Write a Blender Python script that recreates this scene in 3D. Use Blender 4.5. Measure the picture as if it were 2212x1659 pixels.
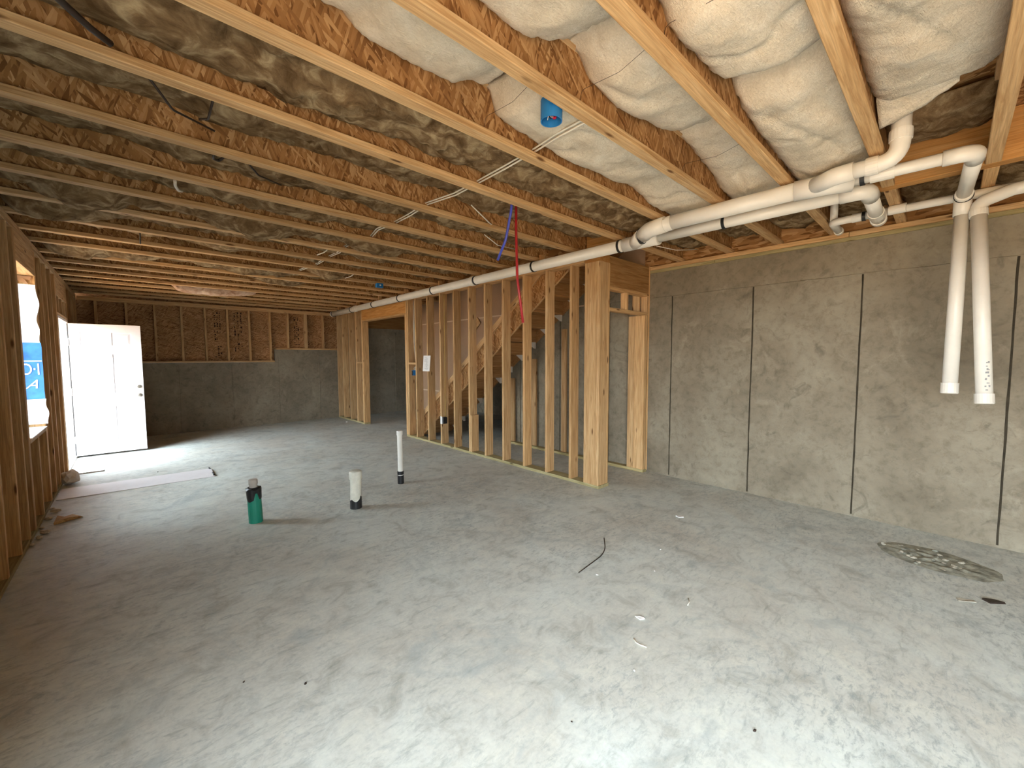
import bpy, bmesh, math, random
from mathutils import Vector, Matrix, noise, Euler

random.seed(7)
for o in list(bpy.data.objects):
    bpy.data.objects.remove(o, do_unlink=True)
SC = bpy.context.scene
COL = SC.collection
PI = math.pi

# ------------------------------------------------------------------ camera
IMG_W, IMG_H = 2212, 1659
F_PX, YAW, PITCH, ROLL, CAM_H = 881.98, 0.750489, 0.063949, 0.003133, 1.52
cam_d = bpy.data.cameras.new('camera')
cam_d.sensor_width = 36.0
cam_d.lens = F_PX / IMG_W * 36.0
cam_d.clip_start = 0.05
cam = bpy.data.objects.new('camera', cam_d)
COL.objects.link(cam)
_f = Vector((math.sin(YAW) * math.cos(PITCH), math.cos(YAW) * math.cos(PITCH), -math.sin(PITCH)))
_r = Vector((math.cos(YAW), -math.sin(YAW), 0))
_d = _f.cross(_r)
_c, _s = math.cos(ROLL), math.sin(ROLL)
_right = _c * _r + _s * _d
_down = -_s * _r + _c * _d
M = Matrix((( _right.x, -_down.x, -_f.x, 0), (_right.y, -_down.y, -_f.y, 0),
            (_right.z, -_down.z, -_f.z, CAM_H), (0, 0, 0, 1)))
cam.matrix_world = M
SC.camera = cam

# ------------------------------------------------------------------ light
world = bpy.data.worlds.new('world')
SC.world = world
world.use_nodes = True
bg = world.node_tree.nodes['Background']
bg.inputs[0].default_value = (0.78, 0.91, 1.0, 1)
bg.inputs[1].default_value = 8.5
sun_d = bpy.data.lights.new('sun', 'SUN')
sun_d.energy = 5.0
sun_d.angle = 0.02
sun_d.color = (1.0, 0.84, 0.60)
sun = bpy.data.objects.new('sun_offscreen', sun_d)
COL.objects.link(sun)
sun.rotation_euler = Vector((-0.10, 0.8, -1.0)).to_track_quat('-Z', 'Y').to_euler()

def portal(name, x, y0, y1, z0, z1):      # guides sky sampling through a real opening, emits nothing itself
    d = bpy.data.lights.new(name, 'AREA')
    d.shape = 'RECTANGLE'
    d.size = y1 - y0
    d.size_y = z1 - z0
    d.cycles.is_portal = True
    o = bpy.data.objects.new(name, d)
    COL.objects.link(o)
    o.location = (x, (y0 + y1) / 2, (z0 + z1) / 2)
    m = Matrix(((0, 0, -1), (1, 0, 0), (0, -1, 0))) 
    o.rotation_euler = m.to_euler()      # local -Z towards +X
portal('door_sky_portal', -0.86, 8.02, 9.10, 0.03, 2.07)
portal('window_sky_portal', -0.86, 5.47, 6.33, 0.85, 2.34)
portal('patio_sky_portal_offscreen', -0.86, -2.50, 0.80, 0.03, 2.15)
SC.view_settings.view_transform = 'Standard'
SC.view_settings.look = 'None'
SC.view_settings.exposure = 1.45
SC.view_settings.gamma = 1.0
SC.view_settings.use_curve_mapping = False

# ------------------------------------------------------------------ materials
def new_mat(name, rough=0.8, spec=0.3):
    m = bpy.data.materials.new(name)
    m.use_nodes = True
    nt = m.node_tree
    b = nt.nodes['Principled BSDF']
    b.inputs['Roughness'].default_value = rough
    b.inputs['Specular IOR Level'].default_value = spec
    return m, nt, b
def N(nt, typ, **kw):
    n = nt.nodes.new(typ)
    for k, v in kw.items():
        if k.startswith('i_'):
            n.inputs[k[2:].replace('_', ' ')].default_value = v
        else:
            setattr(n, k, v)
    return n
def L(nt, a, b):
    nt.links.new(a, b)
def ramp(nt, fac, stops):
    r = nt.nodes.new('ShaderNodeValToRGB')
    el = r.color_ramp.elements
    while len(el) < len(stops):
        el.new(0.5)
    for e, (p, c) in zip(el, stops):
        e.position = p
        e.color = (*c, 1)
    L(nt, fac, r.inputs[0])
    return r.outputs[0]
def mixc(nt, fac, a, b, mode='MIX'):
    m = nt.nodes.new('ShaderNodeMix')
    m.data_type = 'RGBA'
    m.blend_type = mode
    for sock, v in ((m.inputs[0], fac), (m.inputs[6], a), (m.inputs[7], b)):
        if isinstance(v, (int, float)):
            sock.default_value = v
        elif isinstance(v, tuple):
            sock.default_value = (*v, 1)
        else:
            L(nt, v, sock)
    return m.outputs[2]
def coords(nt, scale=(1, 1, 1), rot=(0, 0, 0), rnd=0.0, kind='Object'):
    tc = nt.nodes.new('ShaderNodeTexCoord')
    out = tc.outputs[kind]
    if rnd:
        oi = nt.nodes.new('ShaderNodeObjectInfo')
        mu = N(nt, 'ShaderNodeMath', operation='MULTIPLY')
        mu.inputs[1].default_value = rnd
        L(nt, oi.outputs['Random'], mu.inputs[0])
        va = N(nt, 'ShaderNodeVectorMath', operation='ADD')
        L(nt, out, va.inputs[0])
        L(nt, mu.outputs[0], va.inputs[1])
        out = va.outputs[0]
    mp = nt.nodes.new('ShaderNodeMapping')
    mp.inputs['Scale'].default_value = scale
    mp.inputs['Rotation'].default_value = rot
    L(nt, out, mp.inputs[0])
    return mp.outputs[0]
def noise_n(nt, vec, scale, detail=4, rough=0.55, dist=0.0):
    n = N(nt, 'ShaderNodeTexNoise')
    n.inputs['Scale'].default_value = scale
    n.inputs['Detail'].default_value = detail
    n.inputs['Roughness'].default_value = rough
    n.inputs['Distortion'].default_value = dist
    L(nt, vec, n.inputs['Vector'])
    return n.outputs['Fac']
def bump(nt, b, h, strength=0.3, dist=0.02):
    n = nt.nodes.new('ShaderNodeBump')
    n.inputs['Strength'].default_value = strength
    n.inputs['Distance'].default_value = dist
    L(nt, h, n.inputs['Height'])
    L(nt, n.outputs[0], b.inputs['Normal'])

def lumber_mat(name, dark, mid, light, knots=True, rough=0.75):
    m, nt, b = new_mat(name, rough, 0.25)
    v = coords(nt, (0.9, 16, 16), rnd=37.0)
    g = noise_n(nt, v, 2.2, 6, 0.6, 1.2)
    v2 = coords(nt, (3.0, 120, 120), rnd=11.0)
    f = noise_n(nt, v2, 1.5, 3, 0.6)
    c = ramp(nt, g, [(0.30, dark), (0.50, mid), (0.70, light)])
    c2 = ramp(nt, f, [(0.35, (0.80, 0.78, 0.74)), (0.65, (1.06, 1.05, 1.03))])
    c = mixc(nt, 1.0, c, c2, 'MULTIPLY')
    oi = nt.nodes.new('ShaderNodeObjectInfo')
    tint = ramp(nt, oi.outputs['Random'], [(0.0, (0.84, 0.80, 0.74)), (0.5, (1, 1, 1)), (1.0, (1.08, 1.02, 0.92))])
    c = mixc(nt, 1.0, c, tint, 'MULTIPLY')
    if knots:
        vk = coords(nt, (2.4, 9, 9), rnd=53.0)
        vo = N(nt, 'ShaderNodeTexVoronoi')
        vo.inputs['Scale'].default_value = 1.0
        L(nt, vk, vo.inputs['Vector'])
        k = ramp(nt, vo.outputs['Distance'], [(0.06, (1, 1, 1)), (0.13, (0, 0, 0))])
        c = mixc(nt, k, c, (dark[0] * 0.35, dark[1] * 0.28, dark[2] * 0.22))
    L(nt, c, b.inputs['Base Color'])
    bump(nt, b, g, 0.12, 0.01)
    return m

PINE = lumber_mat('pine_lumber', (0.44, 0.245, 0.105), (0.61, 0.385, 0.19), (0.72, 0.49, 0.27))
TREATED = lumber_mat('treated_lumber', (0.30, 0.25, 0.12), (0.42, 0.355, 0.185), (0.52, 0.43, 0.25))
LVL = lumber_mat('laminated_veneer', (0.44, 0.19, 0.05), (0.56, 0.275, 0.085), (0.65, 0.36, 0.135), knots=False)
HEADER = lumber_mat('header_board', (0.30, 0.14, 0.048), (0.44, 0.235, 0.09), (0.53, 0.32, 0.135), knots=False)
TREADW = lumber_mat('tread_wood', (0.30, 0.145, 0.055), (0.42, 0.22, 0.09), (0.50, 0.29, 0.13), knots=False)

def osb_mat(name, normal, dk=(0.17, 0.07, 0.02), md=(0.38, 0.185, 0.066), lt=(0.58, 0.34, 0.155), gain=1.0, size=1.0):
    m, nt, b = new_mat(name, 0.8, 0.2)
    def layer(ang, sx, sy, rnd):
        rot = [0, 0, 0]
        rot['xyz'.index(normal)] = ang
        sc = {'y': (sx, 8, sy), 'x': (8, sx, sy), 'z': (sx, sy, 8)}[normal]
        tc = coords(nt, (1, 1, 1), tuple(rot), rnd)
        mp = nt.nodes.new('ShaderNodeMapping')
        mp.inputs['Scale'].default_value = tuple(s / size for s in sc)
        L(nt, tc, mp.inputs[0])
        nn = N(nt, 'ShaderNodeTexNoise')
        nn.inputs['Scale'].default_value = 0.8
        L(nt, mp.outputs[0], nn.inputs['Vector'])
        av = mixc(nt, 0.28, mp.outputs[0], nn.outputs['Color'], 'ADD')
        vo = N(nt, 'ShaderNodeTexVoronoi')
        vo.inputs['Scale'].default_value = 1.0
        L(nt, av, vo.inputs['Vector'])
        sp = nt.nodes.new('ShaderNodeSeparateColor')
        L(nt, vo.outputs['Color'], sp.inputs[0])
        return sp.outputs[0], sp.outputs[1]
    a1, s1 = layer(0.35, 88, 11, 5.0)
    a2, s2 = layer(-0.30, 78, 9, 9.0)
    a3, s3 = layer(0.9, 70, 13, 3.0)
    g = N(nt, 'ShaderNodeMath', operation='GREATER_THAN'); g.inputs[1].default_value = 0.45
    L(nt, s2, g.inputs[0])
    g3 = N(nt, 'ShaderNodeMath', operation='GREATER_THAN'); g3.inputs[1].default_value = 0.74
    L(nt, s3, g3.inputs[0])
    def mf(fac, a, c):
        mm = nt.nodes.new('ShaderNodeMix')
        L(nt, fac, mm.inputs[0]); L(nt, a, mm.inputs[2]); L(nt, c, mm.inputs[3])
        return mm.outputs[0]
    v = mf(g3.outputs[0], mf(g.outputs[0], a1, a2), a3)
    c = ramp(nt, v, [(0.0, dk), (0.22, tuple(0.6 * md[i] + 0.4 * dk[i] for i in range(3))), (0.55, md), (0.85, tuple(0.5 * md[i] + 0.5 * lt[i] for i in range(3))), (1.0, lt)])
    big = noise_n(nt, coords(nt, (1, 1, 1), rnd=4.0), 2.5, 3)
    c = mixc(nt, 1.0, c, ramp(nt, big, [(0.3, (0.82 * gain,) * 3), (0.7, (1.1 * gain,) * 3)]), 'MULTIPLY')
    L(nt, c, b.inputs['Base Color'])
    bump(nt, b, v, 0.35, 0.006)
    return m
OSB_Y = osb_mat('strand_board_web', 'y')
OSB_X = osb_mat('strand_board_stringer', 'x')
OSB_W = osb_mat('strand_board_sheathing', 'y', dk=(0.17, 0.075, 0.028), md=(0.40, 0.205, 0.088), lt=(0.55, 0.32, 0.16), size=0.8)
OSB_Z = osb_mat('strand_board_subfloor', 'z')

def wool_mat(name, lo, md, hi, sc=7.0):
    m, nt, b = new_mat(name, 0.95, 0.05)
    v = coords(nt, (1, 1, 1))
    n1 = noise_n(nt, v, sc, 6, 0.6, 0.8)
    n2 = noise_n(nt, coords(nt, (14, 42, 42), (0, 0, 0.5)), 2.6, 5, 0.65, 1.0)
    c = ramp(nt, n1, [(0.32, lo), (0.5, md), (0.68, hi)])
    c = mixc(nt, 1.0, c, ramp(nt, n2, [(0.3, (0.88, 0.86, 0.83)), (0.7, (1.05, 1.05, 1.05))]), 'MULTIPLY')
    L(nt, c, b.inputs['Base Color'])
    ad = N(nt, 'ShaderNodeMath', operation='ADD')
    L(nt, n1, ad.inputs[0]); L(nt, n2, ad.inputs[1])
    bump(nt, b, ad.outputs[0], 0.55, 0.02)
    return m
WOOL = wool_mat('cream_glass_wool', (0.68, 0.575, 0.44), (0.76, 0.66, 0.52), (0.82, 0.73, 0.60))
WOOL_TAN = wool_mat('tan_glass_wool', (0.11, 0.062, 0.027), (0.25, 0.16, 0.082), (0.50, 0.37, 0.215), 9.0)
WOOL_PINK = wool_mat('pinkish_glass_wool', (0.40, 0.22, 0.14), (0.62, 0.42, 0.30), (0.75, 0.58, 0.45), 9.0)

def concrete_floor():
    m, nt, b = new_mat('slab_concrete', 0.62, 0.35)
    v = coords(nt, (1, 1, 1))
    n1 = noise_n(nt, v, 0.9, 6, 0.6, 0.6)
    n2 = noise_n(nt, v, 5.0, 8, 0.68, 0.9)
    n3 = noise_n(nt, coords(nt, (1.2, 4.5, 1), (0, 0, 0.6)), 6.0, 7, 0.7, 0.5)
    n4 = noise_n(nt, v, 60.0, 3, 0.6)
    c = ramp(nt, n1, [(0.30, (0.58, 0.55, 0.485)), (0.48, (0.635, 0.63, 0.575)), (0.62, (0.67, 0.69, 0.645)), (0.75, (0.715, 0.74, 0.695))])
    c = mixc(nt, 1.0, c, ramp(nt, n2, [(0.30, (0.70, 0.69, 0.66)), (0.48, (0.97, 0.97, 0.97)), (0.7, (1.10, 1.09, 1.06))]), 'MULTIPLY')
    c = mixc(nt, 1.0, c, ramp(nt, n3, [(0.28, (0.66, 0.69, 0.69)), (0.45, (0.99, 1, 1)), (0.75, (1.05, 1.05, 1.05))]), 'MULTIPLY')
    # greenish-grey damp patches near the drain end of the slab
    n5 = noise_n(nt, coords(nt, (1, 1, 1), (0, 0, 0.2)), 1.7, 7, 0.7, 1.5)
    k = ramp(nt, n5, [(0.54, (0, 0, 0)), (0.66, (0.55, 0.55, 0.55))])
    c = mixc(nt, k, c, (0.40, 0.44, 0.43))
    # trowel arcs
    w = N(nt, 'ShaderNodeTexWave', wave_type='RINGS', rings_direction='Z')
    w.inputs['Scale'].default_value = 5.5
    w.inputs['Distortion'].default_value = 9.0
    w.inputs['Detail'].default_value = 3.0
    w.inputs['Detail Scale'].default_value = 1.6
    mp = nt.nodes.new('ShaderNodeMapping')
    mp.inputs['Location'].default_value = (-2.6, -1.4, 0)
    L(nt, v, mp.inputs[0]); L(nt, mp.outputs[0], w.inputs['Vector'])
    arc = ramp(nt, w.outputs['Fac'], [(0.90, (0, 0, 0)), (1.0, (1, 1, 1))])
    arcm = mixc(nt, 1.0, arc, ramp(nt, n1, [(0.50, (0, 0, 0)), (0.62, (0.35, 0.35, 0.35))]), 'MULTIPLY')
    c = mixc(nt, arcm, c, (0.68, 0.69, 0.67))
    c = mixc(nt, 1.0, c, ramp(nt, n4, [(0.3, (0.94, 0.94, 0.94)), (0.7, (1.04, 1.04, 1.04))]), 'MULTIPLY')
    # fine dark blotches and specks
    n6 = noise_n(nt, coords(nt, (1, 1.8, 1), (0, 0, 0.5)), 16.0, 10, 0.78, 0.4)
    msk = ramp(nt, noise_n(nt, v, 0.75, 5, 0.6, 0.8), [(0.42, (0.12, 0.12, 0.12)), (0.60, (0.8, 0.8, 0.8))])
    fl = mixc(nt, 1.0, ramp(nt, n6, [(0.36, (1, 1, 1)), (0.50, (0, 0, 0))]), msk, 'MULTIPLY')
    c = mixc(nt, fl, c, (0.30, 0.33, 0.325))
    L(nt, c, b.inputs['Base Color'])
    bump(nt, b, n2, 0.10, 0.01)
    return m
FLOOR_M = concrete_floor()

def concrete_wall(name, lo, md, hi):
    m, nt, b = new_mat(name, 0.85, 0.2)
    v = coords(nt, (1, 1, 1))
    n1 = noise_n(nt, v, 1.3, 6, 0.6, 0.5)
    n2 = noise_n(nt, v, 14.0, 8, 0.7, 0.3)
    n3 = noise_n(nt, v, 5.0, 6, 0.65, 1.0)
    c = ramp(nt, n1, [(0.32, lo), (0.5, md), (0.68, hi)])
    c = mixc(nt, 1.0, c, ramp(nt, n2, [(0.28, (0.72, 0.70, 0.66)), (0.5, (1, 1, 1)), (0.72, (1.12, 1.11, 1.09))]), 'MULTIPLY')
    pit = ramp(nt, n3, [(0.58, (0, 0, 0)), (0.70, (0.6, 0.6, 0.6))])
    c = mixc(nt, pit, c, tuple(x * 0.62 for x in lo))
    pale = ramp(nt, noise_n(nt, coords(nt, (1, 1, 1), (0.3, 0.2, 0.9)), 2.6, 7, 0.7, 1.2), [(0.58, (0, 0, 0)), (0.72, (0.45, 0.45, 0.45))])
    c = mixc(nt, pale, c, tuple(min(1, x * 1.35) for x in hi))
    L(nt, c, b.inputs['Base Color'])
    bump(nt, b, n2, 0.35, 0.008)
    return m
CONC = concrete_wall('cast_wall_concrete', (0.205, 0.168, 0.118), (0.265, 0.22, 0.158), (0.325, 0.278, 0.205))

def plain(name, col, rough=0.6, spec=0.4, var=0.06, sc=20.0, metal=0.0, bstr=0.0):
    m, nt, b = new_mat(name, rough, spec)
    n = noise_n(nt, coords(nt, (1, 1, 1)), sc, 4, 0.6)
    c = ramp(nt, n, [(0.3, tuple(max(0, x * (1 - var)) for x in col)), (0.7, tuple(min(1, x * (1 + var)) for x in col))])
    L(nt, c, b.inputs['Base Color'])
    b.inputs['Metallic'].default_value = metal
    if bstr:
        bump(nt, b, n, bstr, 0.01)
    return m
PVC = plain('white_pvc', (0.80, 0.755, 0.68), 0.32, 0.5, 0.05, 6.0)
PVC_D = plain('dusty_pvc', (0.66, 0.63, 0.53), 0.5, 0.4, 0.14, 14.0)
PVC_CAP = plain('tan_grey_cap', (0.50, 0.45, 0.39), 0.5, 0.4, 0.08)
GREEN = plain('green_sewer_pipe', (0.010, 0.24, 0.155), 0.4, 0.5, 0.1, 9.0)
BLACK = plain('black_plastic', (0.012, 0.012, 0.013), 0.45, 0.5, 0.1)
TAPE = plain('black_tape', (0.016, 0.016, 0.017), 0.35, 0.5, 0.2, 30.0, bstr=0.3)
BLUE = plain('blue_plastic', (0.02, 0.19, 0.50), 0.45, 0.4, 0.06)
BLUE_T = plain('blue_tubing', (0.06, 0.08, 0.48), 0.35, 0.5, 0.06)
RED_T = plain('red_tubing', (0.36, 0.016, 0.022), 0.35, 0.5, 0.08)
RED_W = plain('red_connector', (0.60, 0.012, 0.03), 0.4, 0.5)
CABLE = plain('white_cable', (0.72, 0.66, 0.56), 0.5, 0.4, 0.05)
CABLE_Y = plain('yellow_cable', (0.62, 0.42, 0.12), 0.5, 0.4, 0.05)
DARKW = plain('dark_wire', (0.03, 0.018, 0.012), 0.5, 0.4)
DOOR_W = plain('white_door_paint', (0.80, 0.77, 0.80), 0.45, 0.4, 0.02)
JAMB_W = plain('primed_jamb', (0.78, 0.70, 0.66), 0.5, 0.4, 0.03)
VINYL = plain('white_vinyl', (0.80, 0.80, 0.78), 0.4, 0.5, 0.02)
WRAP = plain('white_house_wrap', (0.84, 0.86, 0.88), 0.6, 0.3, 0.03, 12.0)
WRAP_B = plain('blue_wrap_print', (0.035, 0.16, 0.50), 0.55, 0.3, 0.18, 16.0)
NICKEL = plain('brushed_nickel', (0.55, 0.52, 0.48), 0.3, 0.5, 0.05, 30.0, metal=0.9)
STEEL = plain('zinc_hinge', (0.62, 0.60, 0.60), 0.4, 0.5, 0.05, 30.0, metal=0.7)
PAPER = plain('white_paper', (0.78, 0.74, 0.70), 0.8, 0.2, 0.05, 40.0)
INK = plain('grey_ink', (0.30, 0.29, 0.29), 0.8, 0.2)
PANEL_W = plain('white_panel', (0.80, 0.75, 0.75), 0.55, 0.4, 0.03)
DRYW = plain('tan_board_paper', (0.42, 0.265, 0.165), 0.85, 0.15, 0.06, 3.0)
SEAM = plain('board_seam', (0.70, 0.52, 0.36), 0.85, 0.15)
SOIL = plain('bare_earth', (0.42, 0.27, 0.15), 0.95, 0.1, 0.25, 2.0)
JOINT = plain('stained_form_joint', (0.062, 0.050, 0.034), 0.9, 0.15, 0.35, 9.0)
RUBBLE = plain('damp_rubble', (0.34, 0.33, 0.265), 0.85, 0.25, 0.5, 16.0, bstr=0.6)
STONE = plain('pale_stone', (0.42, 0.37, 0.29), 0.8, 0.25, 0.25, 25.0)
STENCIL = plain('dark_stencil_ink', (0.04, 0.018, 0.010), 0.8, 0.2, 0.3, 30.0)
WHITE_BLK = plain('primed_block', (0.66, 0.60, 0.52), 0.7, 0.3, 0.04)
m, nt, b = new_mat('window_glass', 0.02, 0.5)
b.inputs['Transmission Weight'].default_value = 1.0
b.inputs['IOR'].default_value = 1.02
b.inputs['Base Color'].default_value = (0.97, 0.99, 0.99, 1)
n_ = noise_n(nt, coords(nt), 2.0, 1)
L(nt, ramp(nt, n_, [(0, (0.95, 0.98, 0.98)), (1, (0.99, 1, 1))]), b.inputs['Base Color'])
GLASS = m

# ------------------------------------------------------------------ object helpers
WM = {}
def link(name, me, mat=None, parent=None, mw=None, label=None, cat=None, group=None, kind=None):
    o = bpy.data.objects.new(name, me)
    COL.objects.link(o)
    if mw is None:
        mw = Matrix.Identity(4)
    WM[o.name] = mw.copy()
    if parent is not None:
        o.parent = parent
        o.matrix_parent_inverse = WM[parent.name].inverted()
    o.matrix_basis = mw
    if mat and me is not None and len(me.materials) == 0:
        me.materials.append(mat)
    if label: o['label'] = label
    if cat: o['category'] = cat
    if group: o['group'] = group
    if kind: o['kind'] = kind
    return o
def empty(name, loc, label=None, cat=None, group=None, kind=None, parent=None):
    o = link(name, None, None, parent, Matrix.Translation(loc), label, cat, group, kind)
    o.empty_display_size = 0.1
    return o
def mesh(name, vs, fs, smooth=False):
    me = bpy.data.meshes.new(name)
    me.from_pydata([tuple(v) for v in vs], [], fs)
    bm = bmesh.new(); bm.from_mesh(me)
    bmesh.ops.recalc_face_normals(bm, faces=bm.faces)
    bm.to_mesh(me); bm.free()
    if smooth:
        for p in me.polygons: p.use_smooth = True
    return me
_LM = {}
def lumber_mesh(l, w, h, mat):
    key = (round(l, 4), round(w, 4), round(h, 4), mat.name)
    if key in _LM: return _LM[key]
    c = min(0.003, w * 0.2, h * 0.2)
    pr = [(-w/2 + c, -h/2), (w/2 - c, -h/2), (w/2, -h/2 + c), (w/2, h/2 - c), (w/2 - c, h/2), (-w/2 + c, h/2), (-w/2, h/2 - c), (-w/2, -h/2 + c)]
    vs = [(-l/2, a, b_) for a, b_ in pr] + [(l/2, a, b_) for a, b_ in pr]
    fs = [tuple(range(8)), tuple(range(8, 16))] + [(i, (i + 1) % 8, 8 + (i + 1) % 8, 8 + i) for i in range(8)]
    me = mesh('board', vs, fs)
    me.materials.append(mat)
    _LM[key] = me
    return me
def board(name, parent, x0, x1, y0, y1, z0, z1, mat, **kw):
    d = (x1 - x0, y1 - y0, z1 - z0)
    ax = max(range(3), key=lambda i: d[i])
    c = Vector(((x0 + x1) / 2, (y0 + y1) / 2, (z0 + z1) / 2))
    if ax == 0:
        me = lumber_mesh(d[0], d[1], d[2], mat); R = Matrix.Identity(4)
    elif ax == 1:
        me = lumber_mesh(d[1], d[0], d[2], mat); R = Matrix.Rotation(PI / 2, 4, 'Z')
    else:
        me = lumber_mesh(d[2], d[1], d[0], mat); R = Matrix.Rotation(-PI / 2, 4, 'Y')
    return link(name, me, None, parent, Matrix.Translation(c) @ R, **kw)
def beam_pp(name, parent, p0, p1, w, h, mat, up=(0, 0, 1), **kw):
    p0, p1 = Vector(p0), Vector(p1)
    x = (p1 - p0).normalized(); y = Vector(up).cross(x).normalized(); z = x.cross(y)
    R = Matrix((x, y, z)).transposed().to_4x4()
    return link(name, lumber_mesh((p1 - p0).length, w, h, mat), None, parent, Matrix.Translation((p0 + p1) / 2) @ R, **kw)
def boxes_mesh(name, bl):
    vs, fs = [], []
    for x0, x1, y0, y1, z0, z1 in bl:
        n = len(vs)
        vs += [(x0, y0, z0), (x1, y0, z0), (x1, y1, z0), (x0, y1, z0), (x0, y0, z1), (x1, y0, z1), (x1, y1, z1), (x0, y1, z1)]
        fs += [tuple(n + i for i in f) for f in ((0, 3, 2, 1), (4, 5, 6, 7), (0, 1, 5, 4), (1, 2, 6, 5), (2, 3, 7, 6), (3, 0, 4, 7))]
    return mesh(name, vs, fs)
def fillet(pts, r, n=8):
    pts = [Vector(p) for p in pts]
    out = [pts[0]]
    for i in range(1, len(pts) - 1):
        a, b_, c = pts[i - 1], pts[i], pts[i + 1]
        u = (a - b_).normalized(); v = (c - b_).normalized()
        ang = u.angle(v)
        t = min(r / math.tan(ang / 2), (a - b_).length * 0.49, (c - b_).length * 0.49)
        p, q = b_ + u * t, b_ + v * t
        for k in range(n + 1):
            s = k / n
            out.append((1 - s) ** 2 * p + 2 * s * (1 - s) * b_ + s * s * q)
    out.append(pts[-1])
    return out
def tube_mesh(name, pts, r, seg=16, cap=True, r_end=None):
    pts = [Vector(p) for p in pts]
    vs, fs = [], []
    t0 = (pts[1] - pts[0]).normalized()
    nrm = t0.orthogonal().normalized()
    prev = t0
    for i, p in enumerate(pts):
        if i == 0: t = t0
        elif i == len(pts) - 1: t = (pts[i] - pts[i - 1]).normalized()
        else: t = ((pts[i] - pts[i - 1]).normalized() + (pts[i + 1] - pts[i]).normalized()).normalized()
        q = prev.rotation_difference(t)
        nrm = (q @ nrm).normalized(); prev = t
        bn = t.cross(nrm)
        rr = r if r_end is None else r + (r_end - r) * i / (len(pts) - 1)
        for k in range(seg):
            a = 2 * PI * k / seg
            vs.append(p + rr * (math.cos(a) * nrm + math.sin(a) * bn))
    for i in range(len(pts) - 1):
        for k in range(seg):
            a, b_ = i * seg + k, i * seg + (k + 1) % seg
            fs.append((a, b_, b_ + seg, a + seg))
    if cap:
        fs.append(tuple(range(seg))); fs.append(tuple(range((len(pts) - 1) * seg, len(pts) * seg)))
    me = mesh(name, vs, fs, True)
    for p in me.polygons:
        if len(p.vertices) > 4: p.use_smooth = False
    return me
def tube(name, parent, pts, r, mat, seg=16, **kw):
    return link(name, tube_mesh(name, pts, r, seg), mat, parent, **kw)
def ring_mesh(name, c, axis, prof, seg=20):
    """lathe: prof = [(dist along axis, radius)...] closed loop if first==last"""
    c = Vector(c); ax = Vector(axis).normalized(); n = ax.orthogonal().normalized(); b_ = ax.cross(n)
    vs, fs = [], []
    for d, r in prof:
        for k in range(seg):
            a = 2 * PI * k / seg
            vs.append(c + ax * d + r * (math.cos(a) * n + math.sin(a) * b_))
    for i in range(len(prof) - 1):
        for k in range(seg):
            a, e = i * seg + k, i * seg + (k + 1) % seg
            fs.append((a, e, e + seg, a + seg))
    fs.append(tuple(range(seg))); fs.append(tuple(range((len(prof) - 1) * seg, len(prof) * seg)))
    return mesh(name, vs, fs)
def lathe(name, parent, c, axis, prof, mat, seg=20, **kw):
    return link(name, ring_mesh(name, c, axis, prof, seg), mat, parent, **kw)
def hub(parent, c, axis, r, half=0.028, mat=PVC, name='coupling'):
    return lathe(name, parent, c, axis, [(-half, r * 1.03), (-half, r * 1.14), (-half * 0.6, r * 1.16), (half * 0.6, r * 1.16), (half, r * 1.14), (half, r * 1.03)], mat)

# ------------------------------------------------------------------ setting: floor, ground
XL, XR, YB, YF0 = -0.67, 4.98, 10.75, -2.9
Z_J = 2.69           # underside of the joists
Z_SUB = 2.992
floor = link('floor', boxes_mesh('floor', [(-0.83, 7.3, YF0, YB + 0.2, -0.15, 0.0)]), FLOOR_M, kind='structure')
link('ground', boxes_mesh('ground', [(-40, -0.85, -30, 40, -0.30, -0.06)]), SOIL, kind='structure')

# ------------------------------------------------------------------ right wall
wr = link('wall_right', boxes_mesh('wall_right', [(XR, XR + 0.2, YF0, 5.42, 0, 2.60)]), CONC, kind='structure')
for i, y in enumerate((2.40, 1.49, 0.585, -0.32, -1.23, -2.14, 3.31, 4.22, 5.13)):
    vs, fs = [], []
    n = 24
    for k in range(n + 1):
        z = 0.02 + 2.26 * k / n
        j = 0.004 * noise.noise((y * 7, z * 4, 1.0))
        w = 0.006 + 0.004 * abs(noise.noise((y * 5, z * 6, 4.0)))
        vs += [(XR - 0.0005, y + j - w, z), (XR - 0.007, y + j, z), (XR - 0.0005, y + j + w, z)]
        if k:
            a = 3 * (k - 1)
            fs += [(a, a + 1, a + 4, a + 3), (a + 1, a + 2, a + 5, a + 4)]
    link('form_joint', mesh('form_joint', vs, fs), JOINT, wr)
vs, fs = [], []
n = 70
for k in range(n + 1):
    y = -2.8 + 8.2 * k / n
    j = 0.006 * noise.noise((y * 3, 0, 9.0)); w = 0.005 + 0.004 * abs(noise.noise((y * 5, 3, 2.0)))
    vs += [(XR - 0.0005, y, 2.285 + j - w), (XR - 0.006, y, 2.285 + j), (XR - 0.0005, y, 2.285 + j + w)]
    if k:
        a = 3 * (k - 1)
        fs += [(a, a + 1, a + 4, a + 3), (a + 1, a + 2, a + 5, a + 4)]
link('form_joint', mesh('form_joint', vs, fs), CONC, wr)
ys = [-2.9, -0.6, 1.9, 4.3, 5.42]
for a, c in zip(ys, ys[1:]):
    board('sill_plate', wr, XR - 0.012, XR + 0.13, a + 0.002, c - 0.002, 2.601, 2.638, TREATED)
ys = [-2.9, 0.7, 3.2, 5.42]
for a, c in zip(ys, ys[1:]):
    board('sill_plate', wr, XR - 0.005, XR + 0.13, a + 0.002, c - 0.002, 2.640, 2.688, PINE)
board('rim_board', wr, XR + 0.07, XR + 0.10, YF0, 5.42, 2.69, 2.99, OSB_X)

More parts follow.
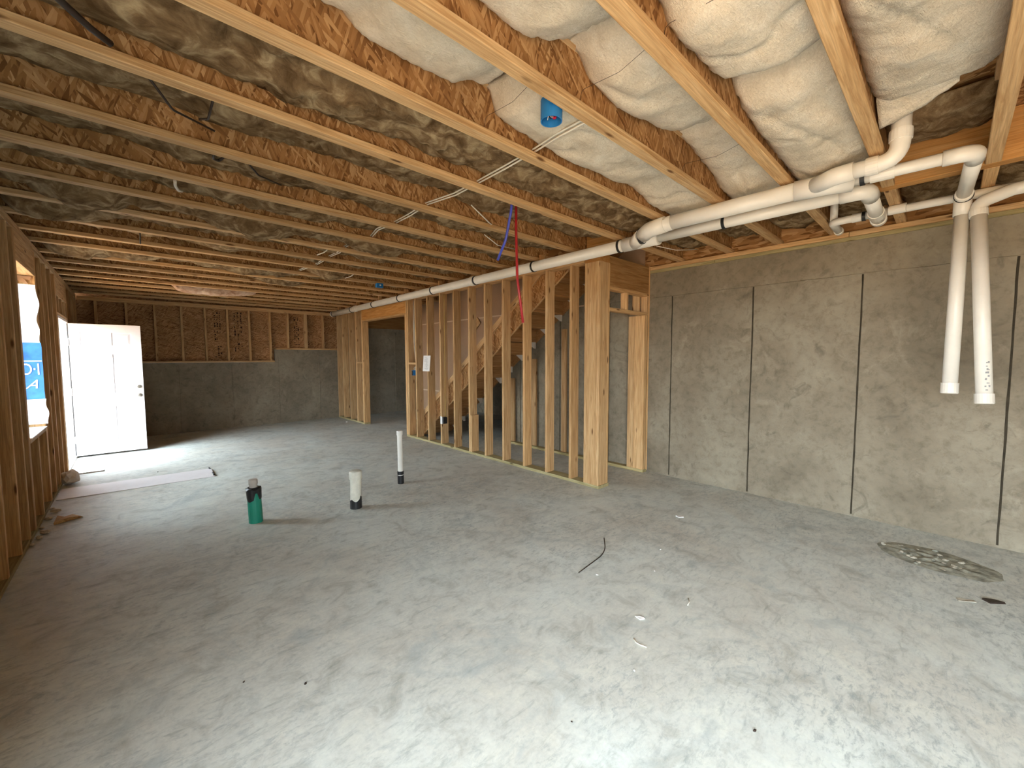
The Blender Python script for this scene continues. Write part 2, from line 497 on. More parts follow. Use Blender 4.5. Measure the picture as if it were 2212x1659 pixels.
# ------------------------------------------------------------------ back wall
wb = link('wall_back', boxes_mesh('wall_back', [(-0.83, 2.47, YB, YB + 0.2, 0, 1.44), (2.47, 3.95, YB, YB + 0.2, 0, 1.73)]), CONC, kind='structure')
link('wall_back_room', boxes_mesh('wall_back_room', [(3.952, 7.3, YB, YB + 0.2, 0, 2.33)]), CONC, kind='structure')
for x, zt in ((0.71, 1.40), (1.62, 1.40), (2.53, 1.6), (3.44, 1.7), (4.6, 2.2), (5.5, 2.2)):
    vs, fs = [], []
    for k in range(15):
        z = 0.02 + (zt - 0.02) * k / 14
        j = 0.004 * noise.noise((x * 7, z * 4, 1.0)); w = 0.008
        vs += [(x + j - w, YB - 0.0005, z), (x + j, YB - 0.007, z), (x + j + w, YB - 0.0005, z)]
        if k:
            a = 3 * (k - 1)
            fs += [(a, a + 1, a + 4, a + 3), (a + 1, a + 2, a + 5, a + 4)]
    link('form_joint', mesh('form_joint', vs, fs), CONC, wb)
SY0, SY1 = YB + 0.005, YB + 0.095
board('bottom_plate', wb, -0.66, 2.46, SY0 - 0.012, SY1, 1.441, 1.478, PINE)
board('bottom_plate', wb, 2.50, 3.92, SY0 - 0.012, SY1, 1.731, 1.768, PINE)
board('top_plate', wb, -0.66, 3.88, SY0, SY1, 2.630, 2.668, PINE)
board('top_plate', wb, -0.66, 3.88, SY0, SY1, 2.592, 2.629, PINE)
sx = [-0.43, -0.02, 0.39, 0.80, 1.19, 1.58, 1.985, 2.395, 2.77, 3.15, 3.18, 3.57]
for x in sx:
    zb = 1.769 if x > 2.47 else 1.479
    board('stud', wb, x - 0.019, x + 0.019, SY0, SY1, zb, 2.591, PINE)
edges = [-0.83, 0.39, 1.58, 2.77, 3.95]
for a, c in zip(edges, edges[1:]):
    board('sheathing_panel', wb, a + 0.001, c - 0.001, SY1 + 0.001, SY1 + 0.013, 1.442, 2.75, OSB_W)
board('rim_board', wb, -0.83, 7.3, SY1 + 0.02, SY1 + 0.05, 2.335, 3.0, HEADER)
# broken stencilled marks on three of the sheathing panels
for cx, z0, z1, wd, seed in ((1.42, 1.55, 2.52, 0.07, 3), (1.80, 1.62, 2.55, 0.09, 5), (2.98, 1.85, 2.5, 0.06, 8)):
    rr = random.Random(seed)
    bl = []
    z = z0
    while z < z1:
        h = rr.uniform(0.02, 0.055)
        for k in range(3):
            if rr.random() < 0.62:
                a = cx - wd + 2 * wd * k / 3
                w_ = rr.uniform(0.008, 0.035)
                bl.append((a, a + w_, SY1 - 0.0008, SY1 + 0.0005, z, z + h * rr.uniform(0.4, 1.0)))
        z += h + rr.uniform(0.006, 0.02)
    link('stencil_print', boxes_mesh('stencil_print', bl), STENCIL, wb)

# ------------------------------------------------------------------ left wall (2x6 studs, sheathing outside)
SX0, SX1 = -0.81, -0.67
WIN = (5.45, 6.35, 0.82, 2.35)
DOR = (8.00, 9.14, 0.0, 2.10)
PAT = (-2.52, 0.82, 0.0, 2.17)
sheets = []
def cut(y0, y1, holes):
    sheets.append((-0.825, -0.811, y0, y1, holes[1], 2.75))
    if holes[0] > 0: sheets.append((-0.825, -0.811, y0, y1, -0.05, holes[0]))
prev = YF0
for y0, y1, z0, z1 in (PAT, WIN, DOR):
    sheets.append((-0.825, -0.811, prev, y0, -0.05, 2.75))
    cut(y0, y1, (z0, z1))
    prev = y1
sheets.append((-0.825, -0.811, prev, YB + 0.1, -0.05, 2.75))
wl = link('wall_left', boxes_mesh('wall_left', sheets), OSB_X, kind='structure')
board('bottom_plate', wl, SX0, SX1, 0.86, 7.94, 0.001, 0.038, TREATED)
board('bottom_plate', wl, SX0, SX1, 9.18, YB - 0.01, 0.001, 0.038, TREATED)
board('bottom_plate', wl, SX0, SX1, YF0, -2.56, 0.001, 0.038, TREATED)
for z0 in (2.614, 2.652):
    off = 0 if z0 < 2.63 else 1.2
    ys = [YF0, 0.8 + off, 4.4 + off, 7.0 + off, YB - 0.01]
    for a, c in zip(ys, ys[1:]):
        board('top_plate', wl, SX0, SX1, a + 0.001, c - 0.001, z0 + 0.0005, z0 + 0.0375, PINE)
for y in (-2.75, 1.12, 1.52, 1.92, 2.33, 2.73, 3.14, 3.54, 3.92, 4.30, 4.76, 5.13, 6.80, 7.15, 7.54, 9.55, 9.95, 10.35, 10.70):
    board('stud', wl, SX0, SX1, y - 0.019, y + 0.019, 0.039, 2.613, PINE)
for y in (5.372, 5.411, 6.372, 6.411, 7.922, 7.961, 9.165, 9.204, 0.84, 0.879, -2.54, -2.58):
    board('stud', wl, SX0, SX1, y - 0.0185, y + 0.0185, 0.039, 2.613, PINE)
# window framing
board('header', wl, SX0 + 0.005, SX1, 5.431, 6.352, 2.36, 2.612, PINE)
board('window_sill', wl, SX0, SX1, 5.431, 6.352, 0.782, 0.820, PINE)
for y in (5.87,):
    board('cripple_stud', wl, SX0, SX1, y - 0.019, y + 0.019, 0.039, 0.781, PINE)
board('header', wl, SX0 + 0.005, SX1, 7.982, 9.145, 2.36, 2.612, PINE)
board('head_plate', wl, SX0, SX1, 7.982, 9.145, 2.105, 2.142, PINE)
for y in (8.2, 8.57, 8.95):
    board('cripple_stud', wl, SX0, SX1, y - 0.019, y + 0.019, 2.143, 2.359, PINE)
board('header', wl, SX0 + 0.005, SX1, -2.52, 0.82, 2.18, 2.612, PINE)
board('rim_board', wl, SX0 - 0.001, SX0 + 0.028, YF0, YB, 2.691, 2.99, OSB_X)

# window 1: vinyl frame and panes out at the sheathing line
wi = link('window_1', boxes_mesh('window_1', [(-0.90, -0.815, 5.452, 5.50, 0.822, 2.345), (-0.90, -0.815, 6.30, 6.348, 0.822, 2.345),
                                              (-0.90, -0.815, 5.50, 6.30, 0.822, 0.87), (-0.90, -0.815, 5.50, 6.30, 2.297, 2.345)]), VINYL, kind='structure')
board('sash_rail', wi, -0.885, -0.845, 5.501, 6.299, 1.56, 1.605, VINYL)
link('window_pane', boxes_mesh('pane', [(-0.872, -0.866, 5.501, 6.299, 0.871, 1.559)]), GLASS, wi)
link('window_pane', boxes_mesh('pane', [(-0.872, -0.866, 5.501, 6.299, 1.606, 2.296)]), GLASS, wi)
board('inner_sill', wi, -0.812, -0.66, 5.455, 6.345, 0.8215, 0.832, JAMB_W)

# wrap folded in over the far jamb, with blue printed band
def wrap_sheet(x0, x1, z0, z1, y, amp, ragged=0.0, nx=10, nz=40, seed=0.0):
    vs, fs = [], []
    for j in range(nz + 1):
        z = z0 + (z1 - z0) * j / nz
        for i in range(nx + 1):
            s = i / nx
            xe = x1 + ragged * noise.noise((z * 6, seed, 3.0)) * s
            x = x0 + (xe - x0) * s
            vs.append((x, y - 0.006 - amp * (0.5 + noise.noise((x * 9 + seed, z * 3.3, 0.7))) , z))
    for j in range(nz):
        for i in range(nx):
            a = j * (nx + 1) + i
            fs.append((a, a + 1, a + nx + 2, a + nx + 1))
    me = mesh('sheet', vs, fs, True)
    return me
wrap = empty('house_wrap', (-0.74, 6.34, 0.86), 'white plastic house wrap with blue printed band folded over window jamb', 'house wrap')
WY = 6.352 - 0.004
link('upper_sheet', wrap_sheet(-0.80, -0.664, 1.69, 2.27, WY, 0.012, 0.03), WRAP, wrap)
band = link('blue_band', wrap_sheet(-0.80, -0.660, 1.115, 1.689, WY, 0.004, 0.008), WRAP_B, wrap)
link('lower_sheet', wrap_sheet(-0.80, -0.645, 0.86, 1.114, WY, 0.014, 0.06, seed=5.0), WRAP, wrap)
link('printed_line', boxes_mesh('line', [(-0.80, -0.664, WY - 0.0135, WY - 0.0125, 1.498, 1.508)]), WRAP, band)
def text_mesh(s, size, shear=0.0):
    cu = bpy.data.curves.new('lettering', 'FONT')
    cu.body = s; cu.size = size; cu.extrude = 0.0006; cu.shear = shear
    o = bpy.data.objects.new('tmp', cu)
    COL.objects.link(o)
    dg = bpy.context.evaluated_depsgraph_get(); dg.update()
    me = bpy.data.meshes.new_from_object(o.evaluated_get(dg))
    bpy.data.objects.remove(o, do_unlink=True)
    return me
RT = Matrix.Rotation(PI / 2, 4, 'X')
link('lettering', text_mesh('D\u00b7I', 0.165), WRAP, band, Matrix.Translation((-0.806, WY - 0.0135, 1.365)) @ RT @ Matrix.Diagonal((0.62, 1, 1, 1)))
link('lettering', text_mesh('A', 0.16, 0.5), WRAP, band, Matrix.Translation((-0.785, WY - 0.0135, 1.225)) @ RT @ Matrix.Diagonal((0.75, 0.8, 1, 1)))
# torn brown card at the head of the opening
vs = [(-0.80, 6.338, 2.34), (-0.775, 6.336, 2.352), (-0.69, 6.336, 2.35), (-0.70, 6.333, 2.31), (-0.735, 6.33, 2.315), (-0.71, 6.325, 2.265), (-0.75, 6.33, 2.285), (-0.775, 6.33, 2.30), (-0.80, 6.333, 2.27)]
vs2 = [(x, y - 0.003, z) for x, y, z in vs]; n = len(vs)
link('torn_card', mesh('torn_card', vs + vs2, [tuple(range(n)), tuple(range(n, 2 * n))] + [(i, (i + 1) % n, n + (i + 1) % n, n + i) for i in range(n)]), DRYW,
     label='torn brown card scrap at head of the window opening', cat='card scrap')

# ------------------------------------------------------------------ door
fr = link('trim_1', boxes_mesh('trim_1', [(-0.84, -0.668, 7.983, 8.018, 0.0, 2.098), (-0.84, -0.668, 9.108, 9.140, 0.0, 2.098), (-0.84, -0.668, 8.018, 9.108, 2.066, 2.098)]), JAMB_W, kind='structure')
board('threshold', fr, -0.84, -0.672, 8.02, 9.106, 0.001, 0.028, STEEL)
board('door_stop', fr, -0.80, -0.785, 8.0185, 8.032, 0.03, 2.064, VINYL)
DT = 0.044
DX0, DX1, DZ0, DZ1 = -0.665, 0.14, 0.032, 2.062
DY0 = 9.085
door = None
def door_face():
    # stiles and rails around six recesses (front face at DY0, towards -y)
    W = DX1 - DX0
    cols = [(0.115, 0.345), (0.46, 0.69)]
    k = W / 0.805
    cols = [(DX0 + a * k, DX0 + c * k) for a, c in cols]
    rows = [(0.235, 0.79), (0.97, 1.60), (1.735, 1.935)]
    xs = [DX0] + [v for c in cols for v in c] + [DX1]
    zs = [DZ0] + [v for r in rows for v in r] + [DZ1]
    bl = []
    for i in range(5):
        for j in range(7):
            if i in (1, 3) and j in (1, 3, 5):
                bl.append((xs[i], xs[i + 1], DY0 + 0.011, DY0 + DT - 0.011, zs[j], zs[j + 1]))
            else:
                bl.append((xs[i], xs[i + 1], DY0, DY0 + DT, zs[j], zs[j + 1]))
    me = boxes_mesh('door_1', bl)
    bm = bmesh.new(); bm.from_mesh(me)
    bmesh.ops.remove_doubles(bm, verts=bm.verts, dist=1e-5)
    bm.to_mesh(me); bm.free()
    return me, cols, rows
me, cols, rows = door_face()
door = link('door_1', me, DOOR_W, kind='structure')
for c0, c1 in cols:
    for r0, r1 in rows:
        vs, fs = [], []
        g = 0.012; q = 0.040
        for (ins, dy) in ((g, 0.0105), (q, 0.002)):
            vs += [(c0 + ins, DY0 + dy, r0 + ins), (c1 - ins, DY0 + dy, r0 + ins), (c1 - ins, DY0 + dy, r1 - ins), (c0 + ins, DY0 + dy, r1 - ins)]
        fs = [(0, 1, 5, 4), (1, 2, 6, 5), (2, 3, 7, 6), (3, 0, 4, 7), (4, 5, 6, 7)]
        link('raised_panel', mesh('raised_panel', vs, fs), DOOR_W, door)
lathe('door_knob', door, (0.088, DY0, 0.93), (0, -1, 0), [(0, 0.032), (0.006, 0.032), (0.008, 0.013), (0.03, 0.012), (0.036, 0.024), (0.05, 0.029), (0.062, 0.024), (0.066, 0.008)], NICKEL)
lathe('deadbolt', door, (0.088, DY0, 1.07), (0, -1, 0), [(0, 0.030), (0.006, 0.030), (0.012, 0.026), (0.013, 0.012), (0.03, 0.011), (0.031, 0.002)], NICKEL)
for z in (0.28, 1.02, 1.78):
    h = link('hinge', boxes_mesh('hinge', [(-0.674, -0.668, DY0 - 0.028, DY0 - 0.001, z - 0.05, z + 0.05), (-0.666, -0.640, DY0 - 0.003, DY0 - 0.0005, z - 0.05, z + 0.05)]), STEEL, door)
    lathe('hinge_pin', h, (-0.668, DY0 - 0.006, z - 0.055), (0, 0, 1), [(0, 0.004), (0.002, 0.007), (0.108, 0.007), (0.11, 0.004)], STEEL, 10)
# weather strip along hinge jamb
board('weather_strip', fr, -0.682, -0.669, 9.100, 9.107, 0.04, 2.06, BLACK)

# patio opening beside the camera (out of frame): frame only
fp = link('trim_2', boxes_mesh('trim_2', [(-0.84, -0.69, -2.518, -2.47, 0, 2.165), (-0.84, -0.69, 0.77, 0.818, 0, 2.165), (-0.84, -0.69, -2.47, 0.77, 2.12, 2.165), (-0.80, -0.74, -0.76, -0.70, 0, 2.12)]), VINYL, kind='structure')

# ------------------------------------------------------------------ front wall behind the camera, outer walls of back room
link('wall_front', boxes_mesh('wall_front', [(-0.83, 5.2, YF0 - 0.2, YF0, 0, 3.05)]), CONC, kind='structure')
link('wall_far_right', boxes_mesh('wall_far_right', [(7.1, 7.3, 5.22, YB, 0, 3.0), (5.18, 7.3, 5.22, 5.42, 0, 3.0)]), CONC, kind='structure')

# ------------------------------------------------------------------ ceiling: subfloor, I-joists
ceil = link('ceiling', boxes_mesh('ceiling', [(-0.84, 3.98, YF0 - 0.1, YB + 0.2, Z_SUB, Z_SUB + 0.02), (3.98, 5.2, YF0 - 0.1, 2.83, Z_SUB, Z_SUB + 0.02), (3.98, 7.3, 7.2, YB + 0.2, Z_SUB, Z_SUB + 0.02), (5.0, 7.3, 5.2, 7.2, Z_SUB, Z_SUB + 0.02)]), OSB_Z, kind='structure')
link('wall_stairwell', boxes_mesh('wall_stairwell', [(3.96, 3.98, 2.80, 7.23, 3.0, 5.21), (5.0, 5.02, 2.80, 7.23, 2.70, 5.21), (3.96, 5.02, 2.81, 2.83, 2.995, 5.21), (3.96, 5.02, 7.2, 7.22, 2.995, 5.21), (3.9, 5.1, 2.7, 7.3, 5.2, 5.22), (5.05, 5.2, 5.38, 5.44, 2.6, 3.0)]), DRYW, kind='structure')
JF = [-2.44, -1.97, -1.50, -1.03, -0.56, -0.09, 0.38, 0.85, 1.305, 1.785, 2.345, 2.945, 3.52, 4.07, 4.64, 5.20, 5.75, 6.28, 6.85, 7.38, 7.92, 8.46, 9.0, 9.55, 10.1, 10.6]
JC = [v - 0.033 for v in JF]
def joist(x0, x1, y, lb, gr=None):
    j = empty('floor_joist', ((x0 + x1) / 2, y, Z_J), lb, 'joist', gr)
    board('web', j, x0, x1, y - 0.005, y + 0.005, Z_J + 0.036, Z_SUB - 0.036, OSB_Y)
    for z0 in (Z_J, Z_SUB - 0.0385):
        board('flange', j, x0, x1, y - 0.033, y + 0.033, z0, z0 + 0.038, PINE)
ORD = 'first second third fourth fifth sixth seventh eighth ninth tenth eleventh twelfth thirteenth fourteenth fifteenth sixteenth'.split()
JL = {5: 'weathered wood joist with knots, end one past the pipe riser', 6: 'I-joist overhead beside the torn batt and pipe riser', 7: 'I-joist overhead between two cream batts near the wye',
      8: 'I-joist carrying the round blue electrical box', 9: 'I-joist with cream batts one side and tan the other',
      10: 'I-joist ending at the timber post with blue and red tubes'}
for k, y in enumerate(JC):
    g = 'joists over the patio end' if k < 5 else 'joists across the main ceiling'
    joist(-0.780, 3.876, y, JL.get(k, 'engineered I-joist over the patio opening end of the room' if k < 5 else ORD[k - 11] + ' I-joist past the timber post towards the door wall' if k < 26 else ''), g)
short = sorted([y for y in JC if y < 2.6], reverse=True)
for k, y in enumerate(short):
    joist(3.975, 5.045, y, ORD[k] + ' short I-joist from the timber post between beam and concrete wall', 'short joists beyond the beam')
for y in JC:
    if y > 7.2: joist(4.03, 7.1, y, 'dark I-joist over the room behind the doorway', 'joists beyond the doorway')

# laminated beam and joist-line blocking
lv = board('laminated_beam', None, 3.88, 3.972, YF0, 2.90, Z_J + 0.001, Z_SUB - 0.001, LVL, label='orange laminated beam joists butt into above white drain pipes', cat='beam')
board('blocking', ceil, 3.84, 3.876, 2.96, YB - 0.02, Z_J + 0.001, Z_SUB - 0.04, OSB_X)

# ------------------------------------------------------------------ centre wall (stair wall)
CX0, CX1 = 3.88, 4.02
wc = empty('wall_center', (CX0, 2.71, 0), kind='structure')
board('bottom_plate', wc, CX0, CX1, 2.705, 5.0, 0.001, 0.038, TREATED)
board('bottom_plate', wc, CX0, CX1, 5.004, 7.18, 0.001, 0.038, TREATED)
board('bottom_plate', wc, CX0, CX1, 9.13, YB - 0.01, 0.001, 0.038, TREATED)
for z0 in (2.614, 2.652):
    o_ = 0.9 if z0 > 2.63 else 0
    for a, c in ((2.93, 6.0 + o_), (6.0 + o_, YB - 0.01)):
        board('top_plate', wc, CX0, CX1, a + 0.001, c - 0.001, z0 + 0.0005, z0 + 0.0375, LVL if z0 > 2.63 else PINE)
cs = [6.80, 6.39, 5.98, 5.58, 5.17, 4.776, 4.373, 3.95, 3.54, 3.146]
for i, y in enumerate(cs):
    o = board('stud', wc, CX0, CX1, y - 0.038, y, 0.039, 2.613, PINE)
board('spliced_stud', wc, CX0 + 0.002, CX1, 5.131 - 0.038, 5.1315, 0.039, 0.62, PINE)
board('spliced_stud', wc, CX0 - 0.03, CX0 + 0.06, 5.131 - 0.039, 5.1315, 0.625, 1.38, PINE)
for y in (7.18, 7.141, 7.09):
    board('jamb_stud', wc, CX0, CX1, y - 0.038, y, 0.039, 2.613 if y < 7.15 else 2.349, PINE)
for y in (9.168, 9.207):
    board('jamb_stud', wc, CX0, CX1, y - 0.038, y, 0.039, 2.349 if y < 9.2 else 2.613, PINE)
for y in (9.52, 9.56, 9.95, 10.36, 10.72):
    board('stud', wc, CX0, CX1, y - 0.038, y, 0.039, 2.613, PINE)
board('header', wc, CX0 + 0.004, CX1, 7.142, 9.168, 2.385, 2.613, LVL)
board('head_plate', wc, CX0, CX1, 7.142, 9.168, 2.35, 2.384, PINE)
board('blocking', wc, CX0, CX0 + 0.09, 6.801, 7.051, 1.40, 1.438, PINE)
board('blocking', wc, CX0, CX0 + 0.09, 9.208, 9.481, 1.40, 1.438, PINE)

# built-up post at the end of the stair wall
post = empty('timber_post', (3.98, 2.81, 0), 'built-up pine post at end of stair wall under drain pipe', 'post')
for (a, c, e, f) in ((3.88, 4.04, 2.712, 2.749), (3.88, 4.04, 2.750, 2.885), (3.88, 4.03, 2.886, 2.923), (4.041, 4.078, 2.712, 2.85)):
    board('ply', post, a, c, e, f, 0.039, 2.60, PINE)
board('base_plate', post, 4.022, 4.085, 2.706, 2.92, 0.001, 0.038, TREATED)
board('cap_block', post, 3.882, 4.07, 2.714, 2.92, 2.601, 2.688, LVL)

# closet framing across from the post to the concrete wall
we = empty('wall_end', (4.5, 2.75, 0), kind='structure')
EY0, EY1 = 2.712, 2.80
board('header', we, 4.081, 4.962, EY0, EY1, 2.345, 2.686, HEADER)
board('head_plate', we, 4.081, 4.962, EY0, EY1, 2.306, 2.344, PINE)
board('head_plate', we, 4.081, 4.962, EY0, EY1, 2.062, 2.100, PINE)
for x in (4.44, 4.925):
    board('cripple_stud', we, x, x + 0.037, EY0, EY1, 2.101, 2.305, PINE)
board('stud', we, 4.925, 4.962, EY0, EY1, 0.039, 2.061, PINE)
board('trim_strip', we, 4.963, 4.975, 2.70, 2.72, 0.02, 2.69, PINE)
board('stud', we, 4.880, 4.918, 2.712, 2.86, 0.039, 2.061, PINE)
board('stud', we, 4.880, 4.918, 2.862, 2.95, 0.039, 2.061, PINE)
board('stud', we, 4.880, 4.918, 2.802, 2.90, 2.101, 2.60, PINE)
board('bottom_plate', we, 4.875, 4.965, 2.705, 5.42, 0.001, 0.038, TREATED)
for y, h in ((5.32, 1.16), (4.79, 1.50), (4.15, 1.96), (3.60, 2.36)):
    board('stud', we, 4.925, 4.963, y - 0.09, y, 0.039, h, PINE)

# ------------------------------------------------------------------ staircase
SL = 0.7228
def lowz(y): return 0.08 + (6.81 - y) * SL
st = empty('staircase', (4.45, 6.9, 0), 'unfinished wooden staircase rising behind the open stud wall', 'staircase')
def stringer(name, x0, x1, lo, hi, mat, ytop=3.02):
    poly = []
    yb_l = 6.81 - (0.0 - 0.08 - lo) / SL if True else 0
    yb_lo = 6.81 + (0.08 + lo) / SL
    yb_hi = 6.81 + (0.08 + hi) / SL
    poly = [(yb_lo, 0.002), (ytop, lowz(ytop) + lo), (ytop, lowz(ytop) + hi), (yb_hi, 0.002)]
    vs = [(x0, y, z) for y, z in poly] + [(x1, y, z) for y, z in poly]
    return link(name, mesh(name, vs, [(0, 1, 2, 3), (4, 5, 6, 7), (0, 1, 5, 4), (1, 2, 6, 5), (2, 3, 7, 6), (3, 0, 4, 7)]), mat, st)
stringer('stringer', 4.052, 4.080, 0.0, 0.335, OSB_X)
stringer('stringer', 4.832, 4.862, 0.10, 0.335, TREADW)
beam_pp('nailer', st, (4.042, 7.20, lowz(7.20) + 0.375), (4.042, 3.62, lowz(3.62) + 0.375), 0.042, 0.085, PINE, up=(0, -SL, 1))
beam_pp('bottom_edge_strip', st, (4.05, 6.75, lowz(6.75) - 0.006), (4.05, 3.05, lowz(3.05) - 0.006), 0.025, 0.010, PINE, up=(0, -SL, 1))
tri = None
for n_ in range(1, 15):
    z = 0.2 * n_
    y = 6.81 - (z - 0.415) / SL
    if z > 2.95 or y - 0.277 < 2.86: break
    board('tread', st, 4.082, 4.830, y - 0.285, y + 0.012, z - 0.030, z, TREADW)
    board('riser', st, 4.082, 4.830, y - 0.018, y - 0.001, z - 0.199, z - 0.031, TREADW)
    zc, yc = z - 0.031, y - 0.286
    vs = [(4.78, yc + 0.14, zc), (4.78, yc, zc), (4.78, yc, zc - 0.10), (4.828, yc + 0.14, zc), (4.828, yc, zc), (4.828, yc, zc - 0.10)]
    link('corner_block', mesh('corner_block', vs, [(0, 1, 2), (3, 4, 5), (0, 1, 4, 3), (1, 2, 5, 4), (2, 0, 3, 5)]), WHITE_BLK, st)

# tan board sheets on the far side of the stair
wd = empty('wall_stair_side', (4.9, 6, 0), kind='structure')
def sheet(y0, y1, z0, z1):
    def lim(y): return max(z0, min(z1, lowz(y) + 0.20)) if y < 7.0 else z0
    ysn = [y0 + (y1 - y0) * k / 24 for k in range(25)]
    vs, fs = [], []
    for y in ysn:
        b_ = lim(y)
        vs += [(4.900, y, b_), (4.900, y, z1), (4.913, y, b_), (4.913, y, z1)]
    for k in range(24):
        a = 4 * k
        if vs[a][2] >= z1 - 1e-4 and vs[a + 4][2] >= z1 - 1e-4: continue
        fs += [(a, a + 1, a + 5, a + 4), (a + 2, a + 3, a + 7, a + 6), (a, a + 2, a + 6, a + 4), (a + 1, a + 3, a + 7, a + 5)]
    return link('wall_board', mesh('wall_board', vs, fs), DRYW, wd)
for z0, z1 in ((0.02, 0.796), (0.804, 2.276), (2.284, 2.98)):
    for y0, y1 in ((3.0, 5.6), (5.606, 8.5)):
        if not (z1 < 0.9 and y1 < 6): sheet(y0, y1, z0, z1)
for z in (0.80, 2.28):
    board('seam_tape', wd, 4.8965, 4.8995, 3.7 if z > 1 else 6.2, 8.5, z - 0.011, z + 0.011, SEAM)
for y in (8.46,):
    board('stud', wd, 4.92, 5.0, y, y + 0.038, 0.002, 2.68, PINE)
beam_pp('diagonal_block', wd, (4.885, 6.45, 1.98), (4.885, 6.15, 2.24), 0.02, 0.15, PINE, up=(0, -SL, 1))

# ------------------------------------------------------------------ insulation batts
def interp(tab, x):
    if x <= tab[0][0]: return tab[0][1]
    for (a, za), (c, zc) in zip(tab, tab[1:]):
        if x <= c:
            s = (x - a) / (c - a); s = s * s * (3 - 2 * s)
            return za + (zc - za) * s
    return tab[-1][1]
def batt(x0, x1, y0, y1, tab, sag, amp, mat, seed, label, group=None, res=0.03, bulges=(), zmin=2.60, ztop=2.965):
    """solid batt between web faces y0..y1, underside follows tab(x) with sag across the bay"""
    nx = max(6, int((x1 - x0) / res)); ny = max(8, int((y1 - y0) / res))
    f0, f1 = y0 + 0.030, y1 - 0.030
    vs, fs = [], []
    for i in range(nx + 1):
        x = x0 + (x1 - x0) * i / nx
        zb = interp(tab, x)
        de = min(x - x0, x1 - x)
        for j in range(ny + 1):
            v = j / ny
            y = y0 + (y1 - y0) * v
            sg = math.sin(PI * v) ** 0.7
            z = zb - sag * sg
            p = (x * 3.1 + seed, y * 4.3, seed * 1.7)
            z += amp * noise.noise(p) * (0.35 + 0.65 * sg)
            z += amp * 0.55 * noise.noise((x * 9.0, y * 11.0 + seed, 2.0)) * (0.3 + 0.7 * sg)
            z += amp * 0.28 * noise.noise((x * 26.0 + y * 9, y * 24.0 - x * 9 + seed, 5.0))
            r = noise.noise((x * 1.6 + 2.2 * y + seed, y * 2.0, 7.0))
            z += amp * 0.9 * max(0, 1 - abs(r) * 12)           # folds
            for (bx, bw, bd) in bulges:
                z -= bd * math.exp(-((x - bx) / bw) ** 2) * sg
            z += 0.07 * math.exp(-(de / 0.035) ** 2) + 0.02 * math.exp(-(de / 0.12) ** 2)
            z += 0.045 * math.exp(-(min(v, 1 - v) * (y1 - y0) / 0.028) ** 2) * (0.4 + 0.9 * abs(noise.noise((x * 12 + seed, v * 3, 0))))
            z = min(max(z, zmin), ztop - 0.01)
            if z < Z_J + 0.046:
                y = min(max(y, f0), f1)
            vs.append((x, y, z))
    m_ = ny + 1
    for i in range(nx):
        for j in range(ny):
            a = i * m_ + j
            fs.append((a, a + 1, a + m_ + 1, a + m_))
    nb = len(vs)
    loop = [i * m_ for i in range(nx + 1)] + [nx * m_ + j for j in range(1, m_)] + [i * m_ + ny for i in range(nx - 1, -1, -1)] + [j for j in range(ny - 1, 0, -1)]
    for k in loop:
        x, y, z = vs[k]
        i_, j_ = divmod(k, m_)
        yy = y0 + (y1 - y0) * j_ / ny
        vs.append((x, yy, ztop))
    n_l = len(loop)
    for k in range(n_l):
        a, c = loop[k], loop[(k + 1) % n_l]
        fs.append((a, c, nb + (k + 1) % n_l, nb + k))
    fs.append(tuple(nb + k for k in range(n_l)))
    return link('insulation_batt', mesh('insulation_batt', vs, fs, True), mat, label=label, cat='insulation', group=group)
def bay(k):   # web faces of bay in front of joist k
    return JC[k - 1] + 0.0055, JC[k] - 0.0055
iA = 9
tabA = [(-0.7, 2.86), (0.3, 2.88), (0.623, 2.90), (0.811, 2.86), (1.186, 2.862), (1.327, 2.90), (1.481, 2.85), (1.50, 2.80), (2.012, 2.777), (2.512, 2.794), (2.814, 2.83), (3.167, 2.76), (3.9, 2.76)]
tabA2 = [(-0.7, 2.84), (0.978, 2.839), (1.227, 2.827), (1.473, 2.915), (1.589, 2.92), (1.736, 2.854), (1.943, 2.824), (2.281, 2.879), (2.569, 2.93), (2.768, 2.93), (3.072, 2.885), (3.428, 2.785), (3.9, 2.78)]
tabA3 = [(-0.7, 2.84), (1.482, 2.847), (1.633, 2.79), (1.995, 2.814), (2.217, 2.88), (2.419, 2.818), (2.73, 2.785), (3.104, 2.772), (3.9, 2.78)]
tabA4 = [(-0.7, 2.83), (1.938, 2.82), (2.448, 2.85), (3.10, 2.87), (3.9, 2.87)]
flat = [(-0.7, 2.84), (3.9, 2.84)]
GW = 'cream batts between the joists'
def bays_white(k, tab, cuts, labels, sag, seed):
    y0, y1 = bay(k)
    for (a, c), lb in zip(zip(cuts, cuts[1:]), labels):
        batt(a + 0.003, c - 0.003, y0, y1, tab, sag, 0.028, WOOL, seed + a, lb, GW, res=0.022)
bays_white(iA, tabA, [-0.77, 1.44, 3.87], ['cream fibreglass batt ending at the crease near the blue box', 'cream fibreglass batt behind the round blue electrical box'], 0.035, 3.3)
bays_white(iA - 1, tabA2, [-0.77, 1.52, 2.62, 3.87], ['cream fibreglass batt overhead, folded end beside lumpy cream batt', 'cream fibreglass batt hung on wires beyond the blue box joist', 'short cream fibreglass batt end above the thicker drain pipe'], 0.05, 11.1)
bays_white(iA - 2, tabA3, [-0.77, 2.22, 3.87], ['cream fibreglass batt with ragged torn edge against strand board', 'cream fibreglass batt drooping onto the wye of drain pipe'], 0.055, 21.7)
bays_white(iA - 3, tabA4, [-0.77, 1.75, 3.02], ['cream fibreglass batt overhead with deep diagonal fold', 'cream fibreglass batt torn off beside the vertical pipe riser'], 0.05, 31.9)
bays_white(iA - 4, flat, [-0.77, 3.15], ['cream fibreglass batt beside the weathered last joist in view'], 0.05, 41.9)
y0, y1 = bay(iA - 3)
